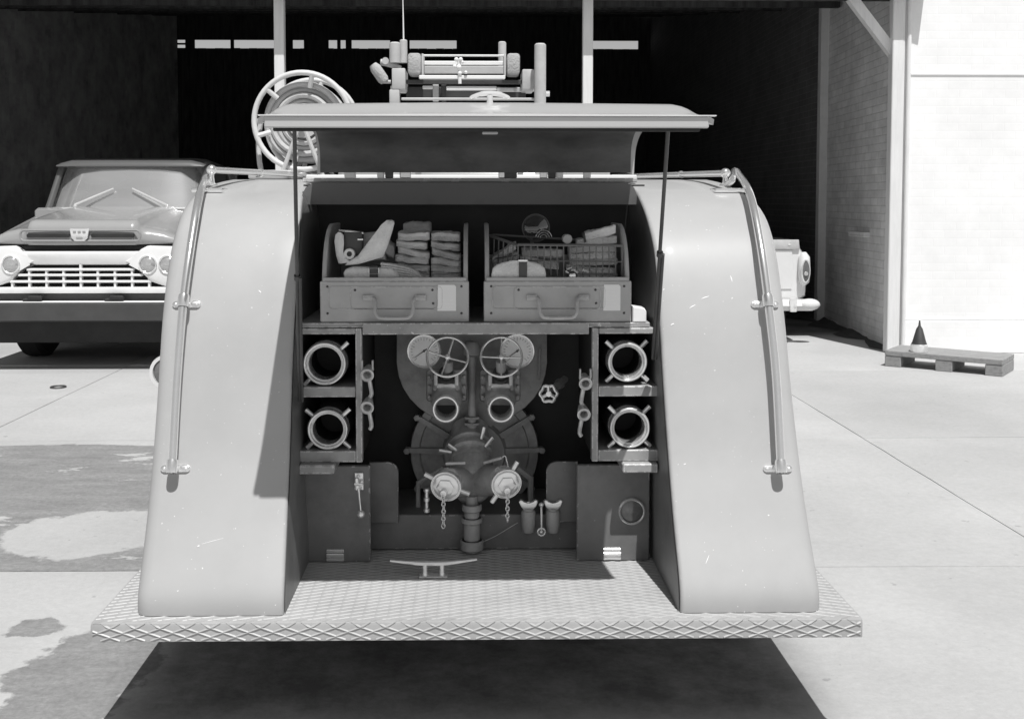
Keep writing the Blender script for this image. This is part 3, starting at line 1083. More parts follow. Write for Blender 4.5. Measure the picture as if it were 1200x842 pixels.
# volute casing with radial ribs
vc = P(556, 528, 0.90)
bm = B()
lathe(bm, [(-0.03, 0.235), (0.0, 0.24), (0.014, 0.236), (0.016, 0.205), (0.004, 0.20), (0.01, 0.12), (0.05, 0.11), (0.05, 0)], vc, (0, -1, 0), 48)
vol = mk('pump_casing', bm, 'castiron', fe)
for k, a in enumerate((2, 32, 62, 118, 148, 178, 212, 238, 302, 328)):
    d = Vector((math.cos(R(a)), 0, math.sin(R(a))))
    n = Vector((-d.z, 0, d.x))
    p0, p1 = vc + d * 0.10, vc + d * 0.255
    bm = B()
    vs = []
    for q, w_ in ((p0, 0.011), (p1, 0.008)):
        for sgn in (-1, 1):
            for yy in (0.0, -0.03):
                vs.append(bm.verts.new(q + n * w_ * sgn + Vector((0, yy, 0))))
    for f in ((0, 1, 3, 2), (4, 6, 7, 5), (0, 4, 5, 1), (2, 3, 7, 6), (1, 5, 7, 3), (0, 2, 6, 4)):
        bm.faces.new([vs[i] for i in f])
    mk('casing_rib', bm, 'castiron', vol)
    bm = B()
    lathe(bm, [(0, 0.012), (0.014, 0.012), (0.016, 0.007), (0.016, 0)], vc + d * 0.25 + Vector((0, -0.028, 0)), (0, -1, 0), 6)
    mk('bolt', bm, 'castiron', vol)
# suction elbow: stacked rings with lugs, then breeching down to the two capped inlets
sc = P(551, 540, 0.68)
bm = B()
ax = Vector((0.02, -0.75, -0.55)).normalized()
top = Vector((sc.x, 0.78, sc.z + 0.045))
lathe(bm, [(t_, r_ * 0.80) for t_, r_ in ((-0.06, 0.085), (0.0, 0.088), (0.012, 0.098), (0.024, 0.100), (0.028, 0.086), (0.038, 0.084), (0.044, 0.097), (0.062, 0.099), (0.066, 0.086), (0.078, 0.084), (0.084, 0.092), (0.10, 0.094), (0.15, 0.085), (0.16, 0.0))], top, ax, 40)
el = mk('suction_elbow', bm, 'brass', fe)
u, v = frame_for(ax)
for (lx, ly, d_) in ((521, 528.5, (-1, .22)), (530, 524, (-.75, .6)), (566, 506, (.22, 1)), (574, 517, (.6, .8))):
    p = P(lx, ly, 0.69)
    d = Vector((d_[0], -0.1, d_[1])).normalized()
    bm = B()
    tube(bm, [p - d * 0.024, p + d * 0.020], 0.0072, 10)
    mk('lug', bm, 'nickel', el)
# breeching
bm = B()
jn = P(553, 562, 0.66)
tube(bm, spline([(jn.x, 0.70, jn.z + 0.06), (jn.x, 0.66, jn.z), (jn.x, 0.66, jn.z - 0.07)], 5), [0.075] * 5 + [0.058] * 5 + [0.042], 20)
br = mk('breeching', bm, 'castiron', fe)
CAPS = []
for (px, py, yaw) in ((523, 569, -0.18), (593, 566, 0.2)):
    cc = P(px, py, 0.52)
    axis = Vector((math.sin(yaw), -math.cos(yaw), -0.16)).normalized()
    CAPS.append((cc, axis))
    bm = B()
    tube(bm, [(jn.x, 0.67, jn.z - 0.01), cc - axis * 0.03], [0.055, 0.048], 18)
    mk('inlet_branch', bm, 'castiron', br)
for v0, v1, r in ((590, 598, 0.034), (598, 606, 0.026), (606, 612, 0.036), (612, 632, 0.028), (632, 643, 0.04)):
    bm = B()
    lathe(bm, [(0, r * .9), (0.003, r), ((pz(v0, .585) - pz(v1, .585)) - 0.003, r), (pz(v0, .585) - pz(v1, .585), r * .9)], (jn.x, 0.585, pz(v1, .585)), (0, 0, 1), 20)
    mk('drain_pipe_collar', bm, 'castiron', br)
bm = B()
tube(bm, [(jn.x, 0.585, ZS + 0.004), (jn.x, 0.60, jn.z - 0.04)], 0.022, 16)
mk('drain_pipe', bm, 'castiron', br)
# caps with hexagon boss, lugs and chain
def chain(parent, p, length, link=0.017):
    n = int(length / (link * 0.72))
    for k in range(n):
        c = p + Vector((random.uniform(-.0015, .0015), 0, -k * link * 0.72 - link * .3))
        w, h = 0.0055, link * .5
        pts = []
        for j in range(12):
            a = 2 * math.pi * j / 12
            du, dv = w * math.cos(a), h * math.sin(a)
            pts.append(c + (Vector((du, 0, dv)) if k % 2 == 0 else Vector((du * .35, du * .9, dv))))
        bm = B()
        tube(bm, pts, 0.0021, 6, closed=True)
        mk('chain_link', bm, 'nickel', parent)
for (cc, axis), lugs, clen in zip(CAPS, (((-1, .45), (1, -.35)), ((.55, 1), (-.6, -.9))), (0.115, 0.098)):
    bm = B()
    r = 0.0535
    lathe(bm, [(-0.035, r * .95), (-0.012, r), (0.004, r), (0.008, r * .97), (0.008, r * .92), (0.003, r * .90), (0.003, r * .86), (0.010, r * .80), (0.013, r * .62), (0.013, 0)], cc, axis, 40)
    cp = mk('inlet_cap', bm, 'nickel', fe, angle=25)
    bm = B()
    lathe(bm, [(0.011, r * .60), (0.020, r * .56), (0.022, r * .45), (0.022, 0)], cc, axis, 6)
    mk('hexagon_boss', bm, 'nickel', cp)
    bm = B()
    lathe(bm, [(0.02, r * .2), (0.028, r * .24), (0.034, r * .2), (0.036, 0)], cc + Vector((-0.003, 0, -0.012)), axis, 14)
    mk('chain_eye', bm, 'chrome', cp)
    for l in lugs:
        d = Vector((l[0], 0, l[1])).normalized()
        d = (d - axis * d.dot(axis)).normalized()
        bm = B()
        tube(bm, [cc + d * r * .9 - axis * .008, cc + d * r * 1.55 - axis * .008], 0.0085, 10)
        mk('lug', bm, 'nickel', cp)
    chain(cp, cc + axis * 0.034 + Vector((-0.003, 0, -0.018)), clen)
# retaining arms over the caps
bm = B()
tube(bm, [P(522, 543, 0.55), P(545, 542, 0.56)], 0.0055, 8)
tube(bm, [P(567, 542, 0.56), P(588, 536, 0.54)], 0.0055, 8)
mk('cap_arm', bm, 'brass', fe)
bm = B()
tube(bm, spline([P(588, 536, 0.54), P(592, 534, .54), P(594, 540, .54), P(596, 548, .53)], 4), 0.002, 6)
mk('chain_hook', bm, 'nickel', fe)
# sight-glass fitting beside the cap
bm = B()
a, b = P(500, 570, 0.62), P(500, 600, 0.62)
lathe(bm, [(0, .004), (.002, .011), (.014, .011), (.016, .007), (.038, .007), (.040, .011), (.052, .011), (.054, .007), (.072, .007), (.074, .011), (.084, .011), (.086, .003)], b, (0, 0, 1), 14)
mk('sight_glass', bm, 'nickel', fe)
# small hexagonal-rim hand wheel at the side and its stem
hc = P(643, 461, 0.66)
bm = B()
pts = []
for k in range(36):
    a = 2 * math.pi * k / 36
    rr = 0.028 * (1 + 0.09 * math.cos(6 * a + math.pi))
    pts.append(hc + Vector((rr * math.cos(a + R(30)), 0, rr * math.sin(a + R(30)))))
tube(bm, pts, 0.006, 8, closed=True)
for k in range(3):
    a = R(90 + 120 * k)
    tube(bm, [hc, hc + Vector((math.cos(a), 0, math.sin(a))) * 0.027], 0.0065, 8)
lathe(bm, [(-0.03, 0.006), (-0.006, 0.008), (0, 0.011), (0.008, 0.010), (0.01, 0)], hc, (0, -1, 0), 12)
hx = mk('priming_wheel', bm, 'nickel', fe)
bm = B()
e = P(662, 444, 0.80)
tube(bm, [hc + Vector((0, 0.02, 0.006)), hc.lerp(e, .5), e], [0.012, 0.015, 0.013], 12)
lathe(bm, [(0, 0.02), (0.02, 0.02), (0.02, 0)], hc.lerp(e, .55), (e - hc), 12)
mk('priming_stem', bm, 'castiron', hx)
# slim bright rod on the gauge plate
bm = B()
tube(bm, [P(633, 408, YB - 0.02), P(631.5, 445, YB - 0.02)], 0.0045, 8)
mk('indicator_rod', bm, 'nickel', fe)
# two oil cups with wing nuts and a bright dip lever between them
for px in (619.5, 648.5):
    Y = 0.575
    t = P(px, 596, Y)
    b = P(px, 626, Y)
    bm = B()
    lathe(bm, [(0, .012), (.004, .02), (.03, .024), (.07, .025), (.078, .023), (.080, .019), (.086, .019), (.088, .012)], (t.x, Y + 0.02, b.z), (0, 0, 1), 20)
    cup = mk('oil_cup', bm, 'castiron', fe)
    bm = B()
    w = [(-0.034, 0.026), (-0.027, 0.033), (-0.018, 0.030), (-0.006, 0.017), (0.006, 0.017), (0.018, 0.030), (0.027, 0.033), (0.034, 0.026), (0.026, 0.008), (0.014, -0.004), (-0.014, -0.004), (-0.026, 0.008)]
    prism(bm, [(t.x + a, t.z - 0.004 + b_) for a, b_ in w], 'y', Y + 0.008, Y + 0.028, 0.004, 2)
    mk('wing_nut', bm, 'nickel', cup)
    bm = B()
    box(bm, t.x - 0.008, t.x + 0.008, Y + 0.02, 0.64, b.z + 0.02, b.z + 0.05, 0.003)
    mk('bracket', bm, 'castiron', cup)
bm = B()
a, b = P(634.5, 591, 0.565), P(634.5, 622, 0.565)
tube(bm, [a, b], [0.004, 0.003], 8)
bmesh.ops.create_uvsphere(bm, u_segments=12, v_segments=8, radius=0.0085, matrix=Matrix.Translation(a))
ringtorus(bm, b - Vector((0, 0, .003)), (0, 1, 0), 0.0125, 0.0035, 24, 8)
bmesh.ops.create_uvsphere(bm, u_segments=12, v_segments=8, radius=0.007, matrix=Matrix.Translation(b - Vector((0, 0, .003))))
dl = mk('dip_lever', bm, 'nickel', fe)
# thin cable across the riser
bm = B()
tube(bm, spline([P(560, 637, 0.61), P(580, 628, 0.61), P(600, 616, 0.61), P(607, 612, .61)], 4), 0.0012, 5)
mk('cable', bm, 'brass', fe)
# pipes and brackets filling the pump bay shadows
bm = B()
tube(bm, [P(490, 600, 0.72), P(490, 565, 0.72), P(520, 548, 0.72)], 0.009, 8)
mk('pump_pipe', bm, 'castiron', fe)
bm = B()
tube(bm, [P(622, 600, 0.75), P(622, 560, 0.75), P(606, 548, 0.75)], 0.012, 8)
mk('pump_pipe', bm, 'castiron', fe)

# ---- couplings on suction hoses inside the lockers: things of their own
def suction_hose(px, py, rp, lugs, label, Y=0.44, tilt=0.0):
    c = P(px, py, Y)
    r = rp / F_PX * (Y + 3)
    t = thing('suction_hose', label, 'hose', (c.x, Y, c.z - r), 'suction hoses stowed in the lockers')
    ax = Vector((tilt, -1, 0)).normalized()
    bm = B()
    lathe(bm, [(-0.06, r * .74), (-0.02, r * .74), (-0.004, r * .76), (-0.003, r * .84), (0.005, r * .86), (0.006, r * .94), (0.002, r), (-0.012, r), (-0.016, r * .95), (-0.03, r * .95), (-0.034, r * 1.02), (-0.05, r * 1.02), (-0.06, r * .9), (-0.06, r * .74)], c, ax, 44)
    cp = mk('coupling', bm, 'coupling', t)
    bm = B()
    ringtorus(bm, c + ax * 0.005, ax, r * .93, r * .045, 48, 8)
    mk('coupling_rim', bm, 'chrome', cp)
    bm = B()
    ringtorus(bm, c - ax * 0.012, ax, r * .775, r * .03, 40, 6)
    mk('inner_ring', bm, 'coupling', cp)
    bm = B()
    rings = [(-0.055, r * .98)]
    k = 0
    d = 0.055
    while d < 0.40:
        rings += [(-d - 0.006, r * 1.0), (-d - 0.012, r * .92), (-d - 0.018, r * .92), (-d - 0.02, r * 1.0)]
        d += 0.022
    rings += [(-d, r * .9), (-d, r * .78), (-0.055, r * .78)]
    lathe(bm, rings, c, ax, 32)
    mk('hose_wall', bm, 'rubber', t)
    bm = B()
    lathe(bm, [(-0.2, r * .79), (-0.2001, 0)], c, ax, 24)
    mk('end_plug', bm, 'bulkhead', t)
    for a in lugs:
        d = Vector((math.cos(R(a)), 0, math.sin(R(a))))
        d = (d - ax * d.dot(ax)).normalized()
        bm = B()
        q = c - ax * 0.018
        tube(bm, [q + d * r * .95, q + d * (r + 0.030)], 0.0075, 10)
        mk('lug', bm, 'nickel', cp)
    return t
suction_hose(380.5, 426, 25.5, (42, 226), 'suction hose coupling with two lugs in the cell above another coupling')
suction_hose(384, 503, 24, (42, 140, 222, 318), 'four-lug suction hose coupling below the coupling that shows only two lugs')
suction_hose(735, 424, 23.5, (45, 136, 225, 318), 'four-lug suction hose coupling in the upper cell on the priming wheel side')
suction_hose(738, 501, 24, (45, 135, 225, 318), 'four-lug suction hose coupling in the lower cell above the round reflector')

# ---- branch nozzles clipped to the locker sides
def nozzle(px, py, prong, s, Y=0.405):
    c = P(px, py, Y)
    bm = B()
    d = Vector((0.0, -1, -0.25)).normalized()
    lathe(bm, [(-0.05, 0.013), (-0.02, 0.018), (0.0, 0.021), (0.012, 0.022), (0.014, 0.018), (0.010, 0.013), (-0.03, 0.010), (-0.0301, 0)], c, d, 20)
    n = mk('nozzle', bm, 'brass', fe)
    if prong:
        bm = B()
        for q in (-1, 1):
            box(bm, c.x + q * 0.017 - 0.003, c.x + q * 0.017 + 0.003, Y - 0.004, Y + 0.012, c.z + 0.012, c.z + 0.045, 0.002)
        box(bm, c.x - 0.02, c.x + 0.02, Y + 0.0, Y + 0.02, c.z + 0.008, c.z + 0.02, 0.003)
        mk('nozzle_clip', bm, 'brass', n)
    bm = B()
    tube(bm, spline([(c.x + s * 0.002, Y + 0.03, c.z - 0.02), (c.x + s * 0.006, Y + 0.035, c.z - 0.045), (c.x + s * 0.010, Y + 0.03, c.z - 0.07), (c.x + s * .004, Y + 0.03, c.z - 0.082)], 4), 0.007, 8)
    mk('nozzle_handle', bm, 'brass', n)
    bm = B()
    box(bm, c.x - 0.012 if s > 0 else c.x - 0.004, c.x + 0.004 if s > 0 else c.x + 0.012, Y + 0.03, Y + 0.06, c.z - 0.01, c.z + 0.01, 0.002)
    mk('nozzle_bracket', bm, 'castiron', n)
nozzle(430.5, 438, True, 1)
nozzle(430.5, 476, False, 1)
nozzle(686, 448, True, -1)
nozzle(684, 484, False, -1)

# ---- grab rails on the fenders
def fz(px, py, guess):
    """point on the fender surface seen at a pixel"""
    Y = guess
    for _ in range(12):
        p = P(px, py, Y)
        Y = 0.5 * Y + 0.5 * prof_y(min(1.699, max(.413, p.z)))
    return P(px, py, Y)
def grab_rail(pix, ballpx, flip):
    off = Vector((0, -0.045, 0.02))
    base = []
    for (px, py) in pix:
        p = fz(px, py, 0.4)
        base.append(p)
    xs = sum(p.x for p in base[:4]) / 4
    pts = []
    for p in base:
        i = min(range(len(prof)), key=lambda k: abs(prof[k][0] - p.y) + abs(prof[k][1] - p.z))
        ny, nz = pnorm(i)
        pts.append(Vector((p.x, p.y, p.z)) + Vector((0, ny, nz)) * 0.042)
    # re-aim: keep pixel place after lifting off the surface
    bm = B()
    sp = spline(pts, 6)
    tube(bm, sp, 0.0135, 14)
    rail = mk('grab_rail', bm, 'railchrome', fe)
    for idx, full in ((0, True), (-2, True)):
        pass
    def bracket(p, n_off, wide):
        i = min(range(len(prof)), key=lambda k: abs(prof[k][0] - p.y) + abs(prof[k][1] - p.z))
        n = Vector((0,) + pnorm(i))
        t = Vector((0, -n.z, n.y))
        surf = Vector((p.x, prof[i][0], prof[i][1]))
        M4 = Matrix((Vector((1, 0, 0)), t, n)).transposed().to_4x4()
        M4.translation = p - n * 0.042
        bm = B()
        b2 = B()
        prism(b2, rrect(-0.045, 0.045, -0.011, 0.011, 0.0105, 5), 'z', -0.006, 0.007, 0.003, 2)
        b2.transform(M4)
        me = bpy.data.meshes.new('tmp')
        b2.to_mesh(me)
        b2.free()
        bm.from_mesh(me)
        bpy.data.meshes.remove(me)
        tube(bm, [p - n * 0.042, p], 0.010, 12)
        lathe(bm, [(-0.02, 0.0165), (-0.012, 0.018), (0.012, 0.018), (0.02, 0.0165)], p, t, 16)
        mk('rail_bracket', bm, 'railchrome', rail)
        for s in (-1, 1):
            bm = B()
            q = p - n * 0.036 + Vector((s * 0.033, 0, 0))
            bmesh.ops.create_uvsphere(bm, u_segments=10, v_segments=6, radius=0.006, matrix=Matrix.Translation(q))
            mk('screw', bm, 'nickel', rail)
    bracket(pts[0], 0.04, True)
    bracket(sp[[k for k in range(len(sp)) if abs((sp[k] - pts[2]).length) < 1e-6][0]], 0.04, True)
    return rail, sp[-1]
lr, ltop = grab_rail([(206, 549), (212, 440), (219, 357), (228, 290), (236, 240), (245, 212)], None, False)
rr_, rtop = grab_rail([(911, 549), (905, 440), (896, 357), (887, 290), (877, 240), (863, 214)], None, True)
# forward rails with ball stanchions along the deck
for s, top, bx in ((-1, ltop, 248), (1, rtop, 850)):
    bm = B()
    a = P(bx, 199 if s < 0 else 203, 0.88)
    end = Vector((s * 0.70, 2.35, 1.708 + 0.012))
    tube(bm, [a, end], 0.012, 12)
    rl = mk('deck_rail', bm, 'railchrome', fe)
    bm = B()
    bmesh.ops.create_uvsphere(bm, u_segments=20, v_segments=12, radius=0.0185, matrix=Matrix.Translation(a))
    lathe(bm, [(0, 0.022), (0.005, 0.02), (0.010, 0.011), (0.03, 0.0085), (max(0.035, a.z - 1.655), 0.010)], (a.x, a.y, 1.655), (0, 0, 1), 16)
    mk('ball_stanchion', bm, 'railchrome', rl)
    bm = B()
    m_ = a.lerp(end, 0.32)
    bmesh.ops.create_uvsphere(bm, u_segments=16, v_segments=10, radius=0.0155, matrix=Matrix.Translation(m_))
    lathe(bm, [(0, 0.02), (0.004, 0.018), (0.008, 0.009), (max(0.012, m_.z - 1.695), 0.008)], (m_.x, m_.y, 1.695), (0, 0, 1), 14)
    mk('ball_stanchion', bm, 'railchrome', rl)
    bm = B()                                 # elbow plate where the fender rail ends
    box(bm, a.x - s * 0.0 - 0.055, a.x + 0.055, 0.80, 0.90, 1.628, 1.645, 0.005, 2)
    mk('rail_foot', bm, 'railchrome', rl)
    bm = B()
    tube(bm, spline([top, top + Vector((-s * 0.004, 0.03, 0.004)), Vector((a.x + s * 0.02, a.y - 0.02, 1.675)), Vector((a.x + s * 0.004, a.y, 1.66))], 4), 0.0125, 12)
    mk('rail_elbow', bm, 'railchrome', rl)

# ---- round chrome lamp on the near-side flank
c = Vector((P(196, 436, 1.0).x, 1.0, P(196, 436, 1.0).z))
bm = B()
lathe(bm, [(-0.06, 0.02), (-0.045, 0.05), (-0.01, 0.066), (0.0, 0.068), (0.006, 0.066), (0.006, 0.054), (-0.002, 0.052)], c, (0, -1, 0), 32)
tube(bm, [c + Vector((0.0, 0.03, 0)), c + Vector((0.2, 0.03, 0))], 0.012, 10)
sl_ = mk('side_lamp', bm, 'chrome', fe)
bm = B()
lathe(bm, [(-0.004, 0.054), (0.004, 0.045), (0.008, 0.02), (0.009, 0)], c, (0, -1, 0), 28)
mk('side_lamp_lens', bm, 'reflector', sl_)

# ---- hose reel on the deck
YR = 1.9
rc = P(354.5, 142, YR)
k_ = (YR + 3) / F_PX
bm = B()
ringtorus(bm, rc, (0, -1, 0), 56 * k_, 3.2 * k_, 56, 12)
reel = mk('hose_reel', bm, 'reelpaint', fe)
bm = B()
ringtorus(bm, rc + Vector((0, 0.30, 0)), (0, -1, 0), 56 * k_, 3.2 * k_, 56, 12)
mk('rim', bm, 'reelpaint', reel)
for a in (78, 138, 198, 258, 318, 18):
    d = Vector((math.cos(R(a)), 0, math.sin(R(a))))
    for yo in (0, 0.30):
        bm = B()
        p0, p1 = rc + d * 18 * k_ + Vector((0, yo, 0)), rc + d * 55 * k_ + Vector((0, yo, 0))
        q = d * 0.0
        if yo == 0: p0 = rc + d * 40 * k_ + Vector((0, 0.02, 0))
        tube(bm, [p0, p1], 3.0 * k_, 10)
        mk('spoke', bm, 'reelpaint', reel)
bm = B()
for layer, r0 in enumerate((18, 24.5, 31, 37.5, 44)):
    pts = []
    turns = 6
    n = 40 * turns
    for j in range(n + 1):
        a = 2 * math.pi * j / 40
        tt = j / n
        yo = 0.03 + 0.24 * (tt if layer % 2 == 0 else 1 - tt)
        pts.append(rc + Vector((math.cos(a) * r0 * k_, yo, math.sin(a) * r0 * k_)))
    tube(bm, pts, 3.5 * k_, 8)
mk('coiled_hose', bm, 'hosewhite', reel)
bm = B()
lathe(bm, [(-0.02, 0.02), (-0.02, 0.075), (-0.30, 0.075), (-0.30, 0.02)], rc, (0, -1, 0), 24)
mk('drum', bm, 'greypaint', reel)
bm = B()
for yo in (-0.03, 0.33):
    for s in (-1, 1):
        tube(bm, [rc + Vector((0.0, yo, 0)), Vector((rc.x + s * 0.10, YR + yo, 1.70))], 0.010, 8)
tube(bm, [rc + Vector((0, -0.04, 0)), rc + Vector((0, 0.34, 0))], 0.014, 10)
mk('reel_stand', bm, 'greypaint', reel)
bm = B()
q = P(310, 195, YR + .05)
tube(bm, spline([P(306, 140, YR + .1), P(303, 165, YR + .08), P(304, 188, YR + .06), P(306, 200, YR + .05)], 5), 0.012, 10)
mk('hose_end', bm, 'hosewhite', reel)
bm = B()
box(bm, P(296, 205, 1.8).x, P(346, 205, 1.8).x, 1.7, 2.3, 1.695, 1.735, 0.008, 2)
mk('reel_base', bm, 'greypaint', reel)

# ---- ladder gantry and gear at the front of the deck
YG = 2.2
kg = (YG + 3) / F_PX
def gx(px, Y=YG): return P(px, 90, Y).x
def gz(py, Y=YG): return P(540, py, Y).z
bm = B()
box(bm, gx(455), gx(642), YG - 0.02, YG + 0.9, 1.69, 1.72, 0.005)
for px in (462, 633):
    box(bm, gx(px) - 0.02, gx(px) + 0.02, YG + 0.02, YG + 0.06, 1.70, gz(100), 0.004)
gan = mk('ladder_gantry', bm, 'greypaint', fe)
def gbox(name, x0, x1, z0, z1, m, dy=0.16, bev=0.006, Y=YG):
    bm = B()
    box(bm, gx(x0, Y), gx(x1, Y), Y, Y + dy, gz(z1, Y), gz(z0, Y), bev, 2)
    return mk(name, bm, m, gan)
def gbar(name, x0, x1, py, hpx, m, Y=YG, dy=0.02):
    bm = B()
    box(bm, gx(x0, Y), gx(x1, Y), Y, Y + dy, gz(py + hpx / 2, Y), gz(py - hpx / 2, Y), 0.003)
    return mk(name, bm, m, gan)
def gpost(name, px, rpx, z0, z1, m, Y=YG):
    bm = B()
    r = rpx * (Y + 3) / F_PX
    lathe(bm, [(0, 0), (0, r), (gz(z0, Y) - gz(z1, Y) - r * .25, r), (gz(z0, Y) - gz(z1, Y), r * .75), (gz(z0, Y) - gz(z1, Y), 0)], (gx(px, Y), Y, gz(z1, Y)), (0, 0, 1), 20)
    return mk(name, bm, m, gan)
gpost('post', 463, 6.5, 50, 74, 'greypaint', YG + 0.02)
gpost('post', 473, 4.5, 47, 74, 'greypaint', YG + 0.03)
gpost('post', 633, 6.8, 51, 125, 'greypaint', YG - 0.06)
gpost('post', 588.5, 4.6, 49, 80, 'greypaint', YG + 0.5)
gbox('bracket_box', 459, 475, 80, 105, 'greypaint', 0.2)
gbox('bracket_box', 612, 626, 81, 105, 'greypaint', 0.2)
gbox('post_foot', 456, 468, 105, 125, 'greypaint', 0.06)
gbox('padded_block', 477.5, 493.5, 62, 87, 'pad', 0.14, 0.015, YG - 0.02)
gbox('padded_block', 594, 609.5, 62, 87, 'pad', 0.14, 0.015, YG - 0.02)
gbox('block_plate', 494, 496.5, 63, 89, 'greypaint', 0.12, 0.002)
gbox('block_plate', 590.5, 593, 63, 89, 'greypaint', 0.12, 0.002)
gbar('ladder_rung', 496, 591, 65, 2, 'white')
gbar('ladder_rung', 497, 591, 74, 5, 'white', YG + 0.05)
gbar('ladder_rung', 491, 592, 90.5, 4.5, 'white', YG - 0.03)
gbar('ladder_rung', 495, 507, 102.5, 4, 'white', YG + 0.1)
gbar('ladder_rung', 523, 582, 103.5, 5, 'white', YG + 0.1)
gbar('ladder_rung', 582, 626, 105, 5, 'brass', YG + 0.1)
gbar('cross_bar', 470, 628, 116, 3, 'greypaint', YG - 0.02)
gbar('cross_bar', 476, 612, 96, 5, 'darkpaint', YG + 0.04)
gbar('ladder_side', 496, 591, 82, 9, 'greypaint', YG + 0.3)
gbar('web_plate', 507, 514, 108, 22, 'greypaint', YG + 0.12)
gbar('web_plate', 517, 523, 108, 22, 'darkpaint', YG + 0.12)
gbar('gantry_apron', 476, 616, 109, 14, 'darkpaint', YG + 0.16)
bm = B()
for (px, py, r) in ((535, 71, 2.6), (540, 71, 2.6), (533, 79, 2.4), (538, 80, 3), (542, 74, 2), (539, 87, 2.5), (546, 86, 2)):
    bmesh.ops.create_uvsphere(bm, u_segments=10, v_segments=8, radius=r * kg, matrix=Matrix.Translation((gx(px), YG - 0.035, gz(py))))
tube(bm, [(gx(538), YG - 0.03, gz(70)), (gx(539), YG - 0.03, gz(99))], 2.0 * kg, 8)
mk('clamp', bm, 'white', gan)
bm = B()
tube(bm, [P(437, 76, YG), P(440, 80, YG), P(449, 93, YG), P(451, 96, YG)], [4.5 * kg, 6.5 * kg, 6.5 * kg, 5 * kg], 16)
rol = mk('roller', bm, 'pad', gan)
bm = B()
tube(bm, [P(448, 96, YG + .02), P(458, 96, YG + .02)], 0.009, 8)
tube(bm, [P(446, 73, YG + .04), P(453, 74, YG + .04), P(470, 80, YG + .04)], [0.016, 0.017, 0.012], 12)
lathe(bm, [(0, 0), (0, 0.017), (0.02, 0.017), (0.02, 0)], P(452, 72, YG + .03), (0, -1, 0), 16)
mk('roller_arm', bm, 'greypaint', gan)
bm = B()
tube(bm, [P(473, 48, YG + .03), P(472.5, 19, YG + .03), P(472, -6, YG + .03)], [0.004, 0.003, 0.002], 6)
mk('aerial', bm, 'white', gan)
bm = B()
tube(bm, [P(636, 110, YG), P(644, 110, YG)], 0.014, 10)
mk('axle_stub', bm, 'nickel', gan)

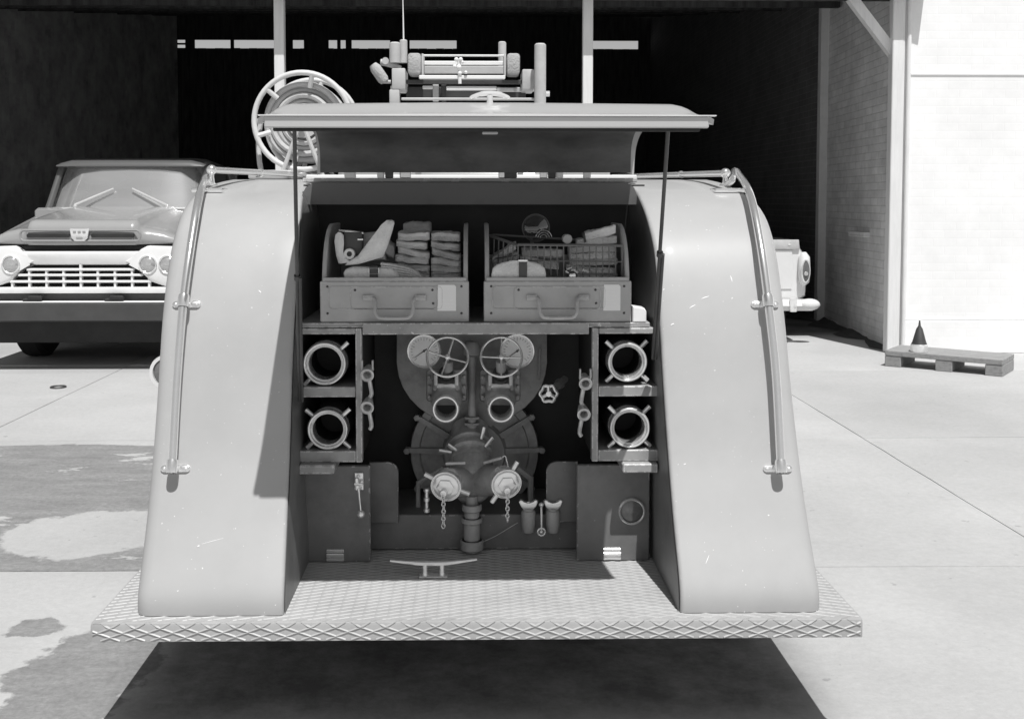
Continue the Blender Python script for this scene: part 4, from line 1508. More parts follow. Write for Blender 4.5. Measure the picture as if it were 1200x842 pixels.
# ================================================================== EQUIPMENT TRAYS
YT = 0.44
def tray(px0, px1, label, paper, dark):
    x0, x1 = P(px0, 350, YT).x, P(px1, 350, YT).x
    zb, zf, ztp = sz1 + 0.001, pz(325, YT), pz(263, YT + 0.1)
    t = thing('equipment_tray', label, 'tray', ((x0 + x1) / 2, YT + 0.15, zb), 'equipment trays on the shelf')
    bm = B()
    box(bm, x0, x1, YT, YT + 0.016, zb, zf - 0.012, 0.003)
    box(bm, x0 + 0.008, x1 - 0.008, YT + 0.004, YT + 0.013, zf - 0.014, zf, 0.002)
    fr = mk('tray_front', bm, 'traypaint', t)
    # pressed outlines on the front
    cxm, w, zmid = (x0 + x1) / 2, x1 - x0, (zb + zf) / 2
    for (a, b, c_, d_) in ((0.06, 0.82, 0.30, 0.80), (0.205, 0.79, 0.30, 0.78)):
        bm = B()
        rr = rrect(x0 + w * a, x0 + w * b, zb + (zf - zb) * c_, zb + (zf - zb) * d_, 0.012, 4)
        tube(bm, [(u_, YT - 0.0005, v_) for u_, v_ in rr], 0.0016, 6, closed=True)
        mk('pressed_bead', bm, 'traypaint', fr)
    for s in (0, 1):
        bm = B()
        pl = [(YT + 0.017, zb), (YT + 0.40, zb), (YT + 0.40, ztp)]
        for k in range(9):
            a = R(90 + 90 * k / 8)
            pl.append((YT + 0.22 + 0.20 * math.cos(a), zf - 0.03 + (ztp - zf + 0.03) * math.sin(a)))
        xx = x0 + 0.004 if s == 0 else x1 - 0.018
        prism(bm, pl, 'x', xx, xx + 0.014, 0.003)
        mk('tray_side', bm, 'traypaint', t)
    bm = B()
    box(bm, x0 + 0.02, x1 - 0.02, YT + 0.017, YT + 0.40, zb, zb + 0.01)
    mk('tray_floor', bm, 'traypaint', t)
    bm = B()
    box(bm, x0 + 0.02, x1 - 0.02, YT + 0.385, YT + 0.398, zb + 0.011, zb + 0.2)
    mk('tray_back', bm, 'traypaint', t)
    # bent bar handle
    bm = B()
    hz, hb = zb + (zf - zb) * 0.55, zb + 0.017
    hx0, hx1 = x0 + w * 0.30, x0 + w * 0.70
    q0, q1 = x0 + w * 0.375, x0 + w * 0.625
    pts = [(hx0, YT - 0.004, hz), (q0 - 0.012, YT - 0.006, hz), (q0 - 0.002, YT - 0.016, hz - 0.008), (q0, YT - 0.028, hb + 0.022), (q0 + 0.010, YT - 0.032, hb + 0.004), (q0 + 0.03, YT - 0.032, hb),
           (q1 - 0.03, YT - 0.032, hb), (q1 - 0.010, YT - 0.032, hb + 0.004), (q1, YT - 0.028, hb + 0.022), (q1 + 0.002, YT - 0.016, hz - 0.008), (q1 + 0.012, YT - 0.006, hz), (hx1, YT - 0.004, hz)]
    tube(bm, spline(pts, 3), 0.0062, 10)
    hd = mk('handle', bm, 'traypaint', t)
    for xx in (hx0 + 0.012, hx1 - 0.012):
        bm = B()
        box(bm, xx - 0.018, xx + 0.018, YT - 0.009, YT - 0.001, hz - 0.010, hz + 0.010, 0.003, 2)
        mk('handle_lug', bm, 'traypaint', hd)
    for (a, b) in ((0.05, 0.8), (0.05, 0.2), (0.95, 0.2), (0.95, 0.8), (0.755, 0.72), (0.235, 0.72), (0.76, 0.42)):
        bm = B()
        bmesh.ops.create_uvsphere(bm, u_segments=8, v_segments=6, radius=0.004, matrix=Matrix.Translation((x0 + w * a, YT, zb + (zf - zb) * b)))
        mk('rivet', bm, 'darkiron', fr)
    # pasted paper label with faint writing
    l0, l1 = P(paper[0], 350, YT).x, P(paper[1], 350, YT).x
    z0, z1 = pz(364, YT), pz(333.5, YT)
    bm = B()
    pl = [(l0, z0), (l1, z0), (l1, z1 - .006), (l1 - 0.006, z1), (l0 + 0.002, z1)]
    prism(bm, pl, 'y', YT - 0.0018, YT - 0.0004)
    pp = mk('paper_label', bm, 'paper', t)
    bm = B()
    for k in range(6):
        zz = z1 - 0.012 - k * 0.0125
        xa = l0 + 0.006
        while xa < l1 - 0.012:
            xb = xa + random.uniform(0.004, 0.012)
            box(bm, xa, min(xb, l1 - 0.006), YT - 0.0023, YT - 0.0019, zz - 0.0006, zz + 0.0006)
            xa = xb + 0.003
    mk('faint_writing', bm, 'dial', pp)
    return t, x0, x1, zb, zf, ztp
tl = tray(375, 549.5, 'grey equipment tray holding a canvas bag with camera-like instrument and folded gloves', (512.5, 534.5), False)
tr = tray(567, 740, 'grey equipment tray holding a wire basket and rolled cloth, paper label on front', (707, 727), True)

# ---- contents: folded canvas rolls
def roll(px0, py0, px1, py1, rpx, Y, m, label, depth=0.16, group='folded canvas bundles in the trays', name='folded_canvas'):
    a, b = P(px0, py0, Y), P(px1, py1, Y)
    r = rpx * 1.1 * (Y + 3) / F_PX
    bm = B()
    n, seg = 15, 32
    ph = random.random() * 6
    rows = []
    for i in range(n):
        t = i / (n - 1)
        c = a.lerp(b, t)
        c.z += random.uniform(-.0012, .0012) + 0.0015 * math.sin(t * 5 + ph)
        endf = 1.0 if 0 < i < n - 1 else 0.86
        row = []
        for k in range(seg + 1):
            an = 2 * math.pi * (k % seg) / seg
            # flattened fold: deep in y, thin in z
            ca, sa = math.cos(an), math.sin(an)
            sy = math.copysign(abs(ca) ** 0.55, ca) * depth / 2 * (1 - (0.16 if ca < 0 else 0) * math.exp(-(sa / 0.22) ** 2))
            szz = math.copysign(abs(sa) ** 0.5, sa) * r
            szz *= 1 + 0.10 * math.sin(3 * an + t * 4 + ph) + 0.07 * math.sin(11 * t + 2 * an + ph)
            row.append((c.x, Y + depth / 2 + sy * endf - 0.006 * math.sin(t * 7 + ph), c.z + szz * endf))
        rows.append(row)
    grid(bm, rows)
    for q in (rows[0], rows[-1]):
        vs = [bm.verts.new(p) for p in q[:-1]]
        bm.faces.new(vs)
    bmesh.ops.remove_doubles(bm, verts=bm.verts[:], dist=1e-5)
    o = mk(name, bm, m, angle=60)
    base = (a + b) / 2
    recenter(o, (base.x, Y + depth / 2, base.z - r))
    return tag(o, label, 'canvas', group)
YC = 0.55
ORD = ('topmost', 'second from top', 'third from top', 'third from bottom', 'second from bottom', 'bottom')
for i, (a, b, c_, d_, r) in enumerate(((466, 277, 503, 277, 5.2), (464, 285, 500, 289, 4.4), (466, 293, 503, 300, 4.2), (463, 303, 502, 306, 4.4), (466, 312, 503, 316, 4.0), (470, 320, 503, 322, 4.0))):
    roll(a, b, c_, d_, r, YC, 'canvas', 'folded pale canvas bundle, %s of the stack beside the open canvas bag' % ORD[i])
for i, (a, b, c_, d_, r) in enumerate(((505, 277, 539, 278, 5.4), (505, 286, 539, 291, 4.6), (506, 295, 540, 302, 4.4), (505, 306, 540, 309, 4.2), (505, 315, 540, 316, 4.2), (505, 323, 540, 323, 4.0))):
    roll(a, b, c_, d_, r, YC, 'canvas2' if i < 3 else 'canvas', 'folded canvas bundle, %s of the stack against the tray end' % ORD[i])
roll(472, 268, 504, 268, 7, YC + 0.12, 'canvas2', 'rounded dull canvas bundle lying behind the top of the folded stacks', group='rounded bundle')
# striped belt: fanned webbing straps
for k in range(5):
    p = [P(446 + k * 0.5, 309 + k * 3.4, YC - 0.06), P(462, 311 + k * 3.0, YC - 0.06), P(480, 315 + k * 2.7, YC - 0.06), P(492 + k * 2, 322 + k * 1.6, YC - 0.06)]
    bm = B()
    sp = spline(p, 4)
    rows = []
    for q in sp: rows.append([(q.x, q.y, q.z + 0.0035), (q.x, q.y - 0.002, q.z), (q.x, q.y, q.z - 0.0035), (q.x, q.y + 0.05, q.z - 0.0035), (q.x, q.y + 0.05, q.z + 0.0035), (q.x, q.y, q.z + 0.0035)])
    grid(bm, rows)
    o = mk('webbing_strap', bm, 'canvas', angle=60)
    recenter(o, sp[8])
    tag(o, '%s of five pale webbing straps fanned out from the belt pouch' % ('topmost', 'second from top', 'middle', 'second from bottom', 'bottom')[k], 'strap', 'fanned webbing straps')
# buckled belt pouch in the left tray
c = P(423, 319, YC - 0.075)
t = thing('belt_pouch', 'pale belt pouch with dark buckled strap lying below the open canvas bag', 'pouch', (c.x, YC - 0.04, tl[3] + 0.01))
bm = B()
xa, xb = P(402, 320, YC - 0.075).x, P(463, 320, YC - 0.075).x
z0, z1 = tl[3] + 0.09, pz(312.5, YC - 0.075)
prism(bm, [(xa + 0.01, z0), (xb + .02, z0), (xb + 0.012, z1 - 0.025), (xb - 0.01, z1 - 0.004), (xa + 0.03, z1), (xa + 0.008, z1 - 0.008), (xa, z1 - 0.02)], 'y', YC - 0.075, YC, 0.012, 3)
mk('pouch_body', bm, 'leather', t, angle=60)
bm = B()
s0 = P(433, 320, YC - 0.08).x
s1 = P(443, 320, YC - 0.08).x
box(bm, s0, s1, YC - 0.081, YC + 0.003, z0 + 0.003, z1 + 0.003, 0.003)
mk('pouch_strap', bm, 'strap', t)
bm = B()
tube(bm, [(s0 - 0.002, YC - 0.083, z1 - 0.004), (s1 + 0.002, YC - 0.083, z1 - 0.004), (s1 + 0.002, YC - 0.083, z1 - 0.022), (s0 - 0.002, YC - 0.083, z1 - 0.022)], 0.0016, 6, closed=True)
mk('buckle', bm, 'nickel', t)
# open canvas bag: folded sheet with one tall raised flap
c = P(420, 300, YC - 0.02)
t = thing('canvas_bag', 'pale open canvas bag with tall raised flap and a dark lens instrument inside', 'bag', (c.x, YC, z1 + 0.002))
bm = B()
def depthf(px): return YC - 0.03 - 0.03 * math.cos((px - 427) / 36 * 1.4)
def sheet(pairs, n=6):
    rows = []
    for (a, b) in pairs:
        rows.append([P(a[0] + (b[0] - a[0]) * k / n, a[1] + (b[1] - a[1]) * k / n, depthf(a[0] + (b[0] - a[0]) * k / n) - 0.006 * math.sin(math.pi * k / n)) for k in range(n + 1)])
    back = [[p + Vector((0, 0.007, 0)) for p in r] for r in rows]
    grid(bm, [r + rb[::-1] + r[:1] for r, rb in zip(rows, back)])
sheet([((397, 309), (414, 307)), ((394, 300), (407, 304)), ((393, 293), (402, 295)), ((392, 282), (403, 285)), ((393, 275), (402.5, 276)), ((396, 272), (400, 272.5))])
sheet([((404, 311), (409, 306)), ((420, 309.5), (419, 300)), ((430, 306.5), (428, 288)), ((440, 303.5), (438, 275)), ((449, 301), (447, 263)), ((455, 286), (453, 258)), ((460.5, 268), (459, 257.5)), ((462, 262), (461.5, 259))])
mk('bag_flap', bm, 'leather', t, angle=60)
bm = B()
prism(bm, [(P(394, 0, YC).x, pz(309, YC)), (P(450, 0, YC).x, pz(305, YC)), (P(446, 0, YC).x, pz(283, YC)), (P(440, 0, YC).x, pz(272, YC)), (P(398, 0, YC).x, pz(275, YC))], 'y', YC + 0.0, YC + 0.12, 0.02, 3)
mk('bag_back', bm, 'canvas2', t, angle=60)
bm = B()
ix0, ix1 = P(403, 280, YC - 0.03).x, P(425, 280, YC - 0.03).x
box(bm, ix0, ix1, YC - 0.035, YC + 0.02, pz(299, YC - .03), pz(271, YC - .03), 0.006, 2)
mk('instrument', bm, 'strap', t)
bm = B()
lc = P(409.5, 297.5, YC - 0.045)
lathe(bm, [(-0.02, 0.019), (0.0, 0.019), (0.004, 0.017), (0.004, 0.009), (-0.004, 0.008), (-0.0041, 0)], lc, (0, -1, 0), 24)
mk('lens_ring', bm, 'leather', t)
bm = B()
lathe(bm, [(0.0015, 0.0095), (0.0016, 0)], lc, (0, -1, 0), 16)
mk('lens_glass', bm, 'bulkhead', t)
bm = B()
tube(bm, [P(397, 270, YC - .03), P(412, 271, YC - .03), P(426, 273, YC - .03)], 0.0035, 8)
box(bm, P(417, 0, YC - .04).x, P(424, 0, YC - .04).x, YC - 0.042, YC - 0.036, pz(281, YC), pz(279, YC), 0.001)
mk('instrument_rail', bm, 'nickel', t)
# crumpled dark cloth next to it
roll(450, 289, 462, 296, 8, YC + 0.03, 'canvas2', 'crumpled darker cloth wedged between the open bag and the folded stack', 0.1, group='crumpled cloth')

# ---- right tray: wire basket
x0, x1, zb, zf, zt = tr[1:]
t = thing('wire_basket', 'dark wire basket standing in the tray with rolled cloth inside', 'basket', ((x0 + x1) / 2, YC, zb + 0.012))
bx0, bxm, bx1 = P(574, 300, YC).x, P(607, 300, YC - .07).x, P(729, 300, YC - .07).x
yf, yb = YC - 0.07, YC + 0.14
top = pz(286.5, yf)
topl = pz(276, YC + .06)
bot = zb + 0.10
def bar(a, b, r=0.0035, m='wire', nm='basket_wire'):
    bm = B()
    tube(bm, [a, b], r, 6)
    return mk(nm, bm, m, t)
rim = [(bxm, yf, top), (bx1, yf + 0.005, top - 0.004)]
bar(rim[0], rim[1], 0.005, 'wire', 'basket_rim')
bar((bxm, yf, top - 0.002), (bx0, YC + 0.06, topl), 0.005, 'wire', 'basket_rim')
bar((bx0, YC + 0.06, topl), (bx0 + 0.02, yb, topl), 0.004, 'wire', 'basket_rim')
bar((bx0 + 0.02, yb, topl), (bx1, yb, top), 0.004, 'wire', 'basket_rim')
bar((bxm, yf, pz(305, yf)), (bx1, yf + .005, pz(307, yf)), 0.0025)
bar((bx0, YC + 0.06, pz(305, YC)), (bxm, yf, pz(299, yf)), 0.0025)
nb = 16
for k in range(nb + 1):
    tt = k / nb
    x = bxm + (bx1 - bxm) * tt
    bar((x, yf + 0.005 * tt, top - 0.004 * tt), (x + 0.002, yf + 0.005, bot), 0.0024)
for k in range(1, 6):
    tt = k / 6
    x = bxm + (bx0 - bxm) * tt
    y = yf + (YC + 0.06 - yf) * tt
    bar((x, y, top + (topl - top) * tt), (x - 0.004, y, bot + 0.01), 0.0024)
# round wire lid / lamp guard standing behind the basket
c = P(628, 267, YC + 0.16)
t2 = thing('lamp_guard', 'round lamp guard with bright coiled wire standing above the basket', 'lamp guard', (c.x, YC + 0.16, c.z - 0.045))
bm = B()
ringtorus(bm, c, (0.1, -1, 0.1), 0.048, 0.0022, 36, 6)
mk('guard_rim', bm, 'wire', t2)
bm = B()
lathe(bm, [(0, 0.046), (0.01, 0.042), (0.02, 0.025), (0.024, 0)], c, (0.1, -1, 0.1), 28)
mk('guard_glass', bm, 'glass', t2)
for k, r in enumerate((0.012, 0.020, 0.028)):
    bm = B()
    cc = c + Vector((0.025, -0.03, -0.035))
    pts = [cc + Vector((r * math.cos(R(a)), -0.004 * k, r * math.sin(R(a)))) for a in range(10, 171, 16)]
    tube(bm, pts, 0.0016, 6)
    mk('guard_coil', bm, 'nickel', t2)
bm = B()
tube(bm, [c + Vector((-0.02, 0, -0.03)), c + Vector((0.0, 0, -0.10))], 0.006, 8)
mk('guard_stem', bm, 'wire', t2)
# rolled cloths in the right tray
roll(686, 277, 722, 269, 5.2, YC, 'leather', 'pale rolled cloth with dark banded end on top in the wire basket', 0.05, 'rolled cloths in the wire basket', 'rolled_cloth')
bm = B()
a = P(684, 278, YC - 0.002)
roll(676, 284.5, 723, 281, 4.6, YC + 0.02, 'canvas', 'pale rolled cloth under the roll with the banded end', 0.05, 'rolled cloths in the wire basket', 'rolled_cloth')
bm.free()
bm = B()
q0, q1 = P(683.2, 278.4, YC + .025), P(685.5, 277.9, YC + .025)
lathe(bm, [(0, 0.0), (0.0, 0.0185), ((q1 - q0).length, 0.0185), ((q1 - q0).length, 0)], q0, (q1 - q0), 18)
o = mk('band', bm, 'strap')
o.parent = bpy.data.objects['rolled_cloth']
o.location = -o.parent.location
o.name = 'dark_band'
for i, (a, b, c_, d_, r) in enumerate(((668, 293, 722, 292, 4.2), (668, 300, 722, 301, 4.2), (670, 308, 724, 306, 4.4), (664, 314, 722, 318, 4.0), (672, 322, 724, 324, 4.0))):
    roll(a, b, c_, d_, r, YC - 0.01, 'canvas' if i % 2 else 'canvas2', 'flat folded cloth, %s of five stacked in the wire basket under the rolls' % ('topmost', 'second from top', 'middle', 'second from bottom', 'bottom')[i], 0.1, 'folded cloths in the wire basket', 'folded_cloth')
roll(612, 296, 660, 298, 5, YC + 0.01, 'canvas2', 'dull folded cloth under the lamp guard, upper of two in the basket middle', 0.1, 'dull folded cloths', 'folded_cloth')
roll(610, 306, 655, 312, 5, YC + 0.0, 'canvas', 'dull folded cloth behind the domed strapped bag, lower of two in the basket', 0.1, 'dull folded cloths', 'folded_cloth')
roll(577, 305, 605, 288, 5, YC + 0.02, 'canvas', 'upper pale folded cloth sloping against the bars at the basket end', 0.1, 'leaning cloths', 'folded_cloth')
roll(578, 310, 607, 300, 5, YC + 0.02, 'canvas2', 'lower dull folded cloth sloping against the bars at the basket end', 0.1, 'leaning cloths', 'folded_cloth')
# round ended canister lying in the basket
c = P(665, 280, YC)
bm = B()
lathe(bm, [(-0.06, 0), (-0.06, 0.015), (0.0, 0.016), (0.003, 0.013), (0.002, 0.006), (0.004, 0)], c, (0, -1, 0), 20)
o = mk('canister', bm, 'greypaint')
recenter(o, (c.x, YC, c.z - 0.016))
tag(o, 'small dull canister lying end-on beside the banded cloth roll', 'canister')
# bag with dark strap at front of the right tray
c = P(607, 318, YC - 0.09)
t = thing('strapped_bag', 'pale domed bag with one dark vertical strap at the front of the basket tray', 'bag', (c.x, YC - 0.06, zb + 0.011))
bm = B()
xa, xb = P(576, 318, YC - .09).x, P(640, 318, YC - .09).x
z0 = zb + 0.09
pl = [(xa, z0)]
for k in range(11):
    a = math.pi - math.pi * k / 10
    pl.append(((xa + xb) / 2 + (xb - xa) / 2 * math.cos(a), pz(321, YC - .09) + (pz(305, YC - .09) - pz(321, YC - .09)) * math.sin(a) ** 0.7))
pl.append((xb, z0))
prism(bm, pl, 'y', YC - 0.092, YC - 0.076, 0.006, 2)
mk('bag_body', bm, 'leather', t, angle=60)
bm = B()
s0, s1 = P(608, 318, YC - .09).x, P(617.5, 318, YC - .09).x
box(bm, s0, s1, YC - 0.0975, YC - 0.0925, z0, pz(305, YC - .09), 0.002)
mk('bag_strap', bm, 'strap', t)
bm = B()
box(bm, s0 - 0.002, s1 + 0.002, YC - 0.0995, YC - 0.0965, pz(306.5, YC - .09), pz(304, YC - .09), 0.001)
mk('strap_buckle', bm, 'nickel', t)
# bright crumpled clasp
bm = B()
for k in range(7):
    q = P(662 + random.uniform(0, 26), 312 + random.uniform(0, 12), YC - 0.085)
    tube(bm, [q, q + Vector((random.uniform(-.02, .02), random.uniform(-.01, .01), random.uniform(-.012, .012)))], random.uniform(0.002, 0.005), 6)
q = P(671, 323, YC - 0.085)
box(bm, q.x - 0.012, q.x + 0.010, q.y - 0.01, q.y + 0.01, q.z - 0.01, q.z + 0.008, 0.004, 2)
o = mk('clasp', bm, 'nickel')
recenter(o, P(671, 324, YC - 0.085))
tag(o, 'bright tangled metal clasp at the front rim of the basket tray', 'clasp')
# small white block standing on the shelf end
a, b = P(741, 377, 0.44), P(757, 360, 0.44)
bm = B()
prism(bm, [(a.x, sz1 + .001), (b.x, sz1 + .001), (b.x, b.z - 0.012), (b.x - 0.006, b.z - 0.002), (a.x, b.z + 0.004)], 'y', 0.43, 0.50, 0.003)
o = mk('white_block', bm, 'white')
recenter(o, ((a.x + b.x) / 2, 0.465, sz1))
tag(o, 'small white block standing on the shelf end beside the basket tray', 'block')

# ================================================================== SHED
YSH = 8.1
shed = thing('shed', 'open-fronted dark shed with slim white posts and a clerestory slit', 'shed', (-2.0, YSH, 0))
ROOF0, ROOFZ0, ROOF1, ROOFZ1 = 7.76, 3.75, 25.3, 6.6
bm = B()
nx = 170
rows = []
for (y, z) in ((ROOF0, ROOFZ0), (ROOF1, ROOFZ1)):
    rows.append([(-8.2 + 12.86 * k / nx, y, z + (0.012 if k % 2 else -0.012)) for k in range(nx + 1)])
grid(bm, rows)
mk('roof_sheet', bm, 'shedroof', shed)
bm = B()
box(bm, -8.2, 4.47, ROOF0 + 0.02, ROOF0 + 0.06, ROOFZ0 - 0.05, ROOFZ0 + 0.10)
mk('fascia', bm, 'shedpost2', shed)
for k in range(1, 7):
    y = ROOF0 + (ROOF1 - ROOF0) * k / 7
    z = ROOFZ0 + (ROOFZ1 - ROOFZ0) * k / 7
    bm = B()
    box(bm, -9.0, 4.55, y - 0.04, y + 0.04, z - 0.16, z - 0.02)
    mk('purlin', bm, 'shedwood', shed)
for px in (328, 688.5):
    c = P(px, 60, YSH)
    bm = B()
    box(bm, c.x - 0.052, c.x + 0.052, YSH - 0.05, YSH + 0.05, 0.0, 3.80, 0.006)
    mk('post', bm, 'shedpost', shed)
bm = B()
box(bm, -5.31, -5.21, YSH - 0.05, YSH + 0.05, 0.0, 3.80, 0.006)
mk('post', bm, 'shedpost', shed)
bm = B()
box(bm, -9.1, -4.0 + 8.35, YSH - 0.04, YSH + 0.04, 3.68, 3.77)
mk('eave_beam', bm, 'shedwood', shed)
# corner post and knee brace on the brick side
cp = P(1046.5, 200, YSH - 0.06)
bm = B()
box(bm, 4.33, 4.46, YSH - 0.12, YSH - 0.002, 0.0, 3.80, 0.008)
mk('corner_post', bm, 'shedpost', shed)
bm = B()
a, b = P(1005, 8, YSH), P(1046, 62, YSH)
d = (b - a).normalized()
n_ = Vector((-d.z, 0, d.x))
vs = []
for q in (a - d * 0.25, b + d * 0.03):
    for s in (-1, 1):
        for yy in (-0.045, 0.045): vs.append(bm.verts.new(q + n_ * 0.05 * s + Vector((0, yy, 0))))
for f in ((0, 1, 3, 2), (4, 6, 7, 5), (0, 4, 5, 1), (2, 3, 7, 6), (1, 5, 7, 3), (0, 2, 6, 4)): bm.faces.new([vs[i] for i in f])
mk('knee_brace', bm, 'shedpost', shed)
# inner stanchions along the brick wall
for (px, Y, w) in ((961.5, 10.9, 0.055), (897.5, 14.0, 0.05)):
    x = P(px, 300, Y).x
    bm = B()
    box(bm, x - w, x + w, Y - 0.06, Y + 0.06, 0.0, ROOFZ0 + (Y - ROOF0) / (ROOF1 - ROOF0) * (ROOFZ1 - ROOFZ0) - 0.02, 0.005)
    mk('inner_post', bm, 'shedpost2', shed)
# back wall of upright boards with the clerestory slit
YBW = 25.0
zl, zh = pz(57, YBW), pz(47.5, YBW)
xw0, xw1 = -9.0, 4.62
bm = B()
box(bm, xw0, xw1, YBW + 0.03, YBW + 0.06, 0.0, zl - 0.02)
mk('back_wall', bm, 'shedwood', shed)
k = 0
x = xw0
while x < 4.5:
    bm = B()
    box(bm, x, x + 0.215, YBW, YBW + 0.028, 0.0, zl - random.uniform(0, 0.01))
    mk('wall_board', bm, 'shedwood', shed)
    x += 0.222
bm = B()
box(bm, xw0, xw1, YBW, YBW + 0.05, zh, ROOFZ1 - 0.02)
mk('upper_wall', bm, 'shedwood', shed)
lights = [(205, 217), (228, 270), (274, 322), (326, 331), (343, 356), (385, 395), (399, 405), (412, 457), (480, 535), (694, 748), (765, 815)]
prev = P(-60, 52, YBW).x
prev = xw0
for a, b in lights + [(2000, 2000)]:
    xa = P(a, 52, YBW).x if a < 2000 else xw1
    if xa > prev:
        bm = B()
        box(bm, prev, xa, YBW + 0.002, YBW + 0.045, zl - 0.03, zh + 0.02)
        mk('slit_blocking', bm, 'shedwood', shed)
    prev = P(b, 52, YBW).x if a < 2000 else 0
bm = B()
box(bm, P(205, 0, YBW).x, P(217, 0, YBW).x, YBW, YBW + 0.05, pz(53.2, YBW), pz(51.2, YBW))
mk('slit_bar', bm, 'shedwood', shed)
# corrugated side wall
bm = B()
rows = []
def roofz(y): return ROOFZ0 + (y - ROOF0) / (ROOF1 - ROOF0) * (ROOFZ1 - ROOFZ0)
for top_ in (False, True):
    rows.append([(-7.75 + 0.03 * math.sin(k * math.pi / 2), YSH - 0.2 + k * 0.035, roofz(YSH - 0.2 + k * 0.035) + 0.01 if top_ else 0.0) for k in range(486)])
grid(bm, rows)
mk('corrugated_side_wall', bm, mat('shed_iron', 0.30, 0.7, var=0.4, vscale=2, dirt=0.4, dcol=0.01), shed)
bm = B()
prism(bm, [(YSH - 0.2, 0), (25.2, 0), (25.2, roofz(25.2)), (YSH - 0.2, roofz(YSH - 0.2))], 'x', -8.05, -7.8)
mk('side_wall_backing', bm, 'shedwood', shed)

# ---- brick side wall and white front wall of the next building
nb_ = thing('white_brick_building', 'white painted brick building whose sunlit front meets the open shed', 'building', (7.5, YSH, 0))
bm = B()
vs = [(4.46, YSH), (4.62, 10.9), (4.95, 10.9), (4.95, YSH)]
prism(bm, vs, 'z', 0.0, 6.4)
mk('side_wall', bm, 'brickside', nb_)
bm = B()
box(bm, 4.622, 4.95, 10.902, 25.1, 0.0, 6.4)
mk('rear_side_wall', bm, 'brickdark', nb_)
bm = B()
box(bm, 4.47, 13.0, YSH - 0.10, YSH - 0.004, 0.0, 5.6, 0.01)
fw = mk('front_wall', bm, 'brickfront', nb_)
bm = B()
box(bm, 4.5, 13.0, YSH - 0.125, YSH - 0.102, 0.0, 0.34, 0.008)
mk('plinth', bm, 'brickfront', fw)
for z in (0.345, 2.9):
    bm = B()
    box(bm, 4.53, 13.0, YSH - 0.112, YSH - 0.101, z, z + 0.02, 0.003)
    mk('string_course', bm, 'brickfront', fw)
bm = B()
tube(bm, [(4.50, YSH - 0.12, 0.0), (4.50, YSH - 0.12, 4.4)], 0.022, 10)
mk('downpipe', bm, 'white', nb_)
bm = B()
a = P(990, 274, 9.3)
box(bm, 4.44, 4.56, 9.0, 9.5, a.z - 0.03, a.z + 0.03, 0.006)
mk('wall_ledge', bm, 'brickside', nb_)
bm = B()
box(bm, 4.96, 13.0, YSH, 25, 5.0, 5.3)
mk('flat_roof', bm, 'shedroof', nb_)
bm = B()                                     # dirt heaped along the wall foot
rows = []
for i in range(40):
    y = 8.2 + i * 0.2
    w = 0.25 + 0.12 * math.sin(i * 1.3) + random.uniform(-.05, .05)
    rows.append([(4.62, y, 0.06 + random.uniform(-.02, .02)), (4.62 - w * .4, y, 0.035 + random.uniform(-.01, .015)), (4.62 - w, y, 0.004)])
grid(bm, rows)
o = mk('dirt', bm, 'soil')
tag(o, 'dark dirt and litter gathered along the foot of the brick wall', 'dirt')
o['kind'] = 'stuff'

# ---- timber pallet and oil can in front of the white wall
pa, pb = P(1036, 432, 7.55), P(1112, 440, 7.3)
pal = thing('timber_pallet', 'low weathered timber pallet against the white wall', 'pallet', (4.4, 7.1, 0))
px0, px1, py0, py1 = 0.0, 1.05, 0.0, 0.5
Mrot = Matrix.Translation((3.97, 7.12, 0)) @ Matrix.Rotation(R(-38), 4, 'Z')
for k in range(5):
    y0 = py0 + (py1 - py0) * k / 5
    bm = B()
    box(bm, px0, px1, y0, y0 + 0.094, 0.105, 0.155, 0.005, 1, Mrot)
    mk('deck_board', bm, 'wood', pal)
for x in (px0, (px0 + px1) / 2 - 0.06, px1 - 0.15):
    bm = B()
    box(bm, x, x + 0.15, py0 + 0.004, py1 - 0.004, 0.0, 0.104, 0.006, 1, Mrot)
    mk('bearer', bm, 'wood', pal)
oc = P(1077, 410, 7.0)
t = thing('oil_can', 'dark conical oil can with pale base standing on the timber pallet', 'can', (oc.x, 7.0, 0.155))
bm = B()
lathe(bm, [(0, 0), (0, 0.075), (0.01, 0.08), (0.07, 0.078), (0.078, 0.07)], (oc.x, 7.0, 0.156), (0, 0, 1), 24)
mk('can_base', bm, 'nickel', t)
bm = B()
lathe(bm, [(0.072, 0.074), (0.10, 0.062), (0.22, 0.03), (0.25, 0.012), (0.30, 0.007), (0.30, 0)], (oc.x, 7.0, 0.156), (0, 0, 1), 24)
mk('can_cone', bm, 'darkpaint', t)

# small iron ring let into the yard
c = P(67, 454, 0)
d0 = P(67, 454, 6.06)
bm = B()
ringtorus(bm, (-3.57, 6.06, 0.006), (0, 0, 1), 0.06, 0.008, 24, 6)
o = mk('iron_ring', bm, 'darkiron')
recenter(o, (-3.57, 6.06, 0))
tag(o, 'small dark iron ring lying on the concrete before the parked truck', 'ring')

# ================================================================== PARKED TRUCK
TX, TY = P(94.5, 274, 7.0).x, 7.0
trk = thing('parked_truck', 'grey truck with white grille and crest on its bonnet, parked under the shed', 'truck', (TX, TY + 1.5, 0))
def tz(py, Y=TY): return P(94, py, Y).z
def tpt(x, y, z): return (TX + x, TY + y, z)
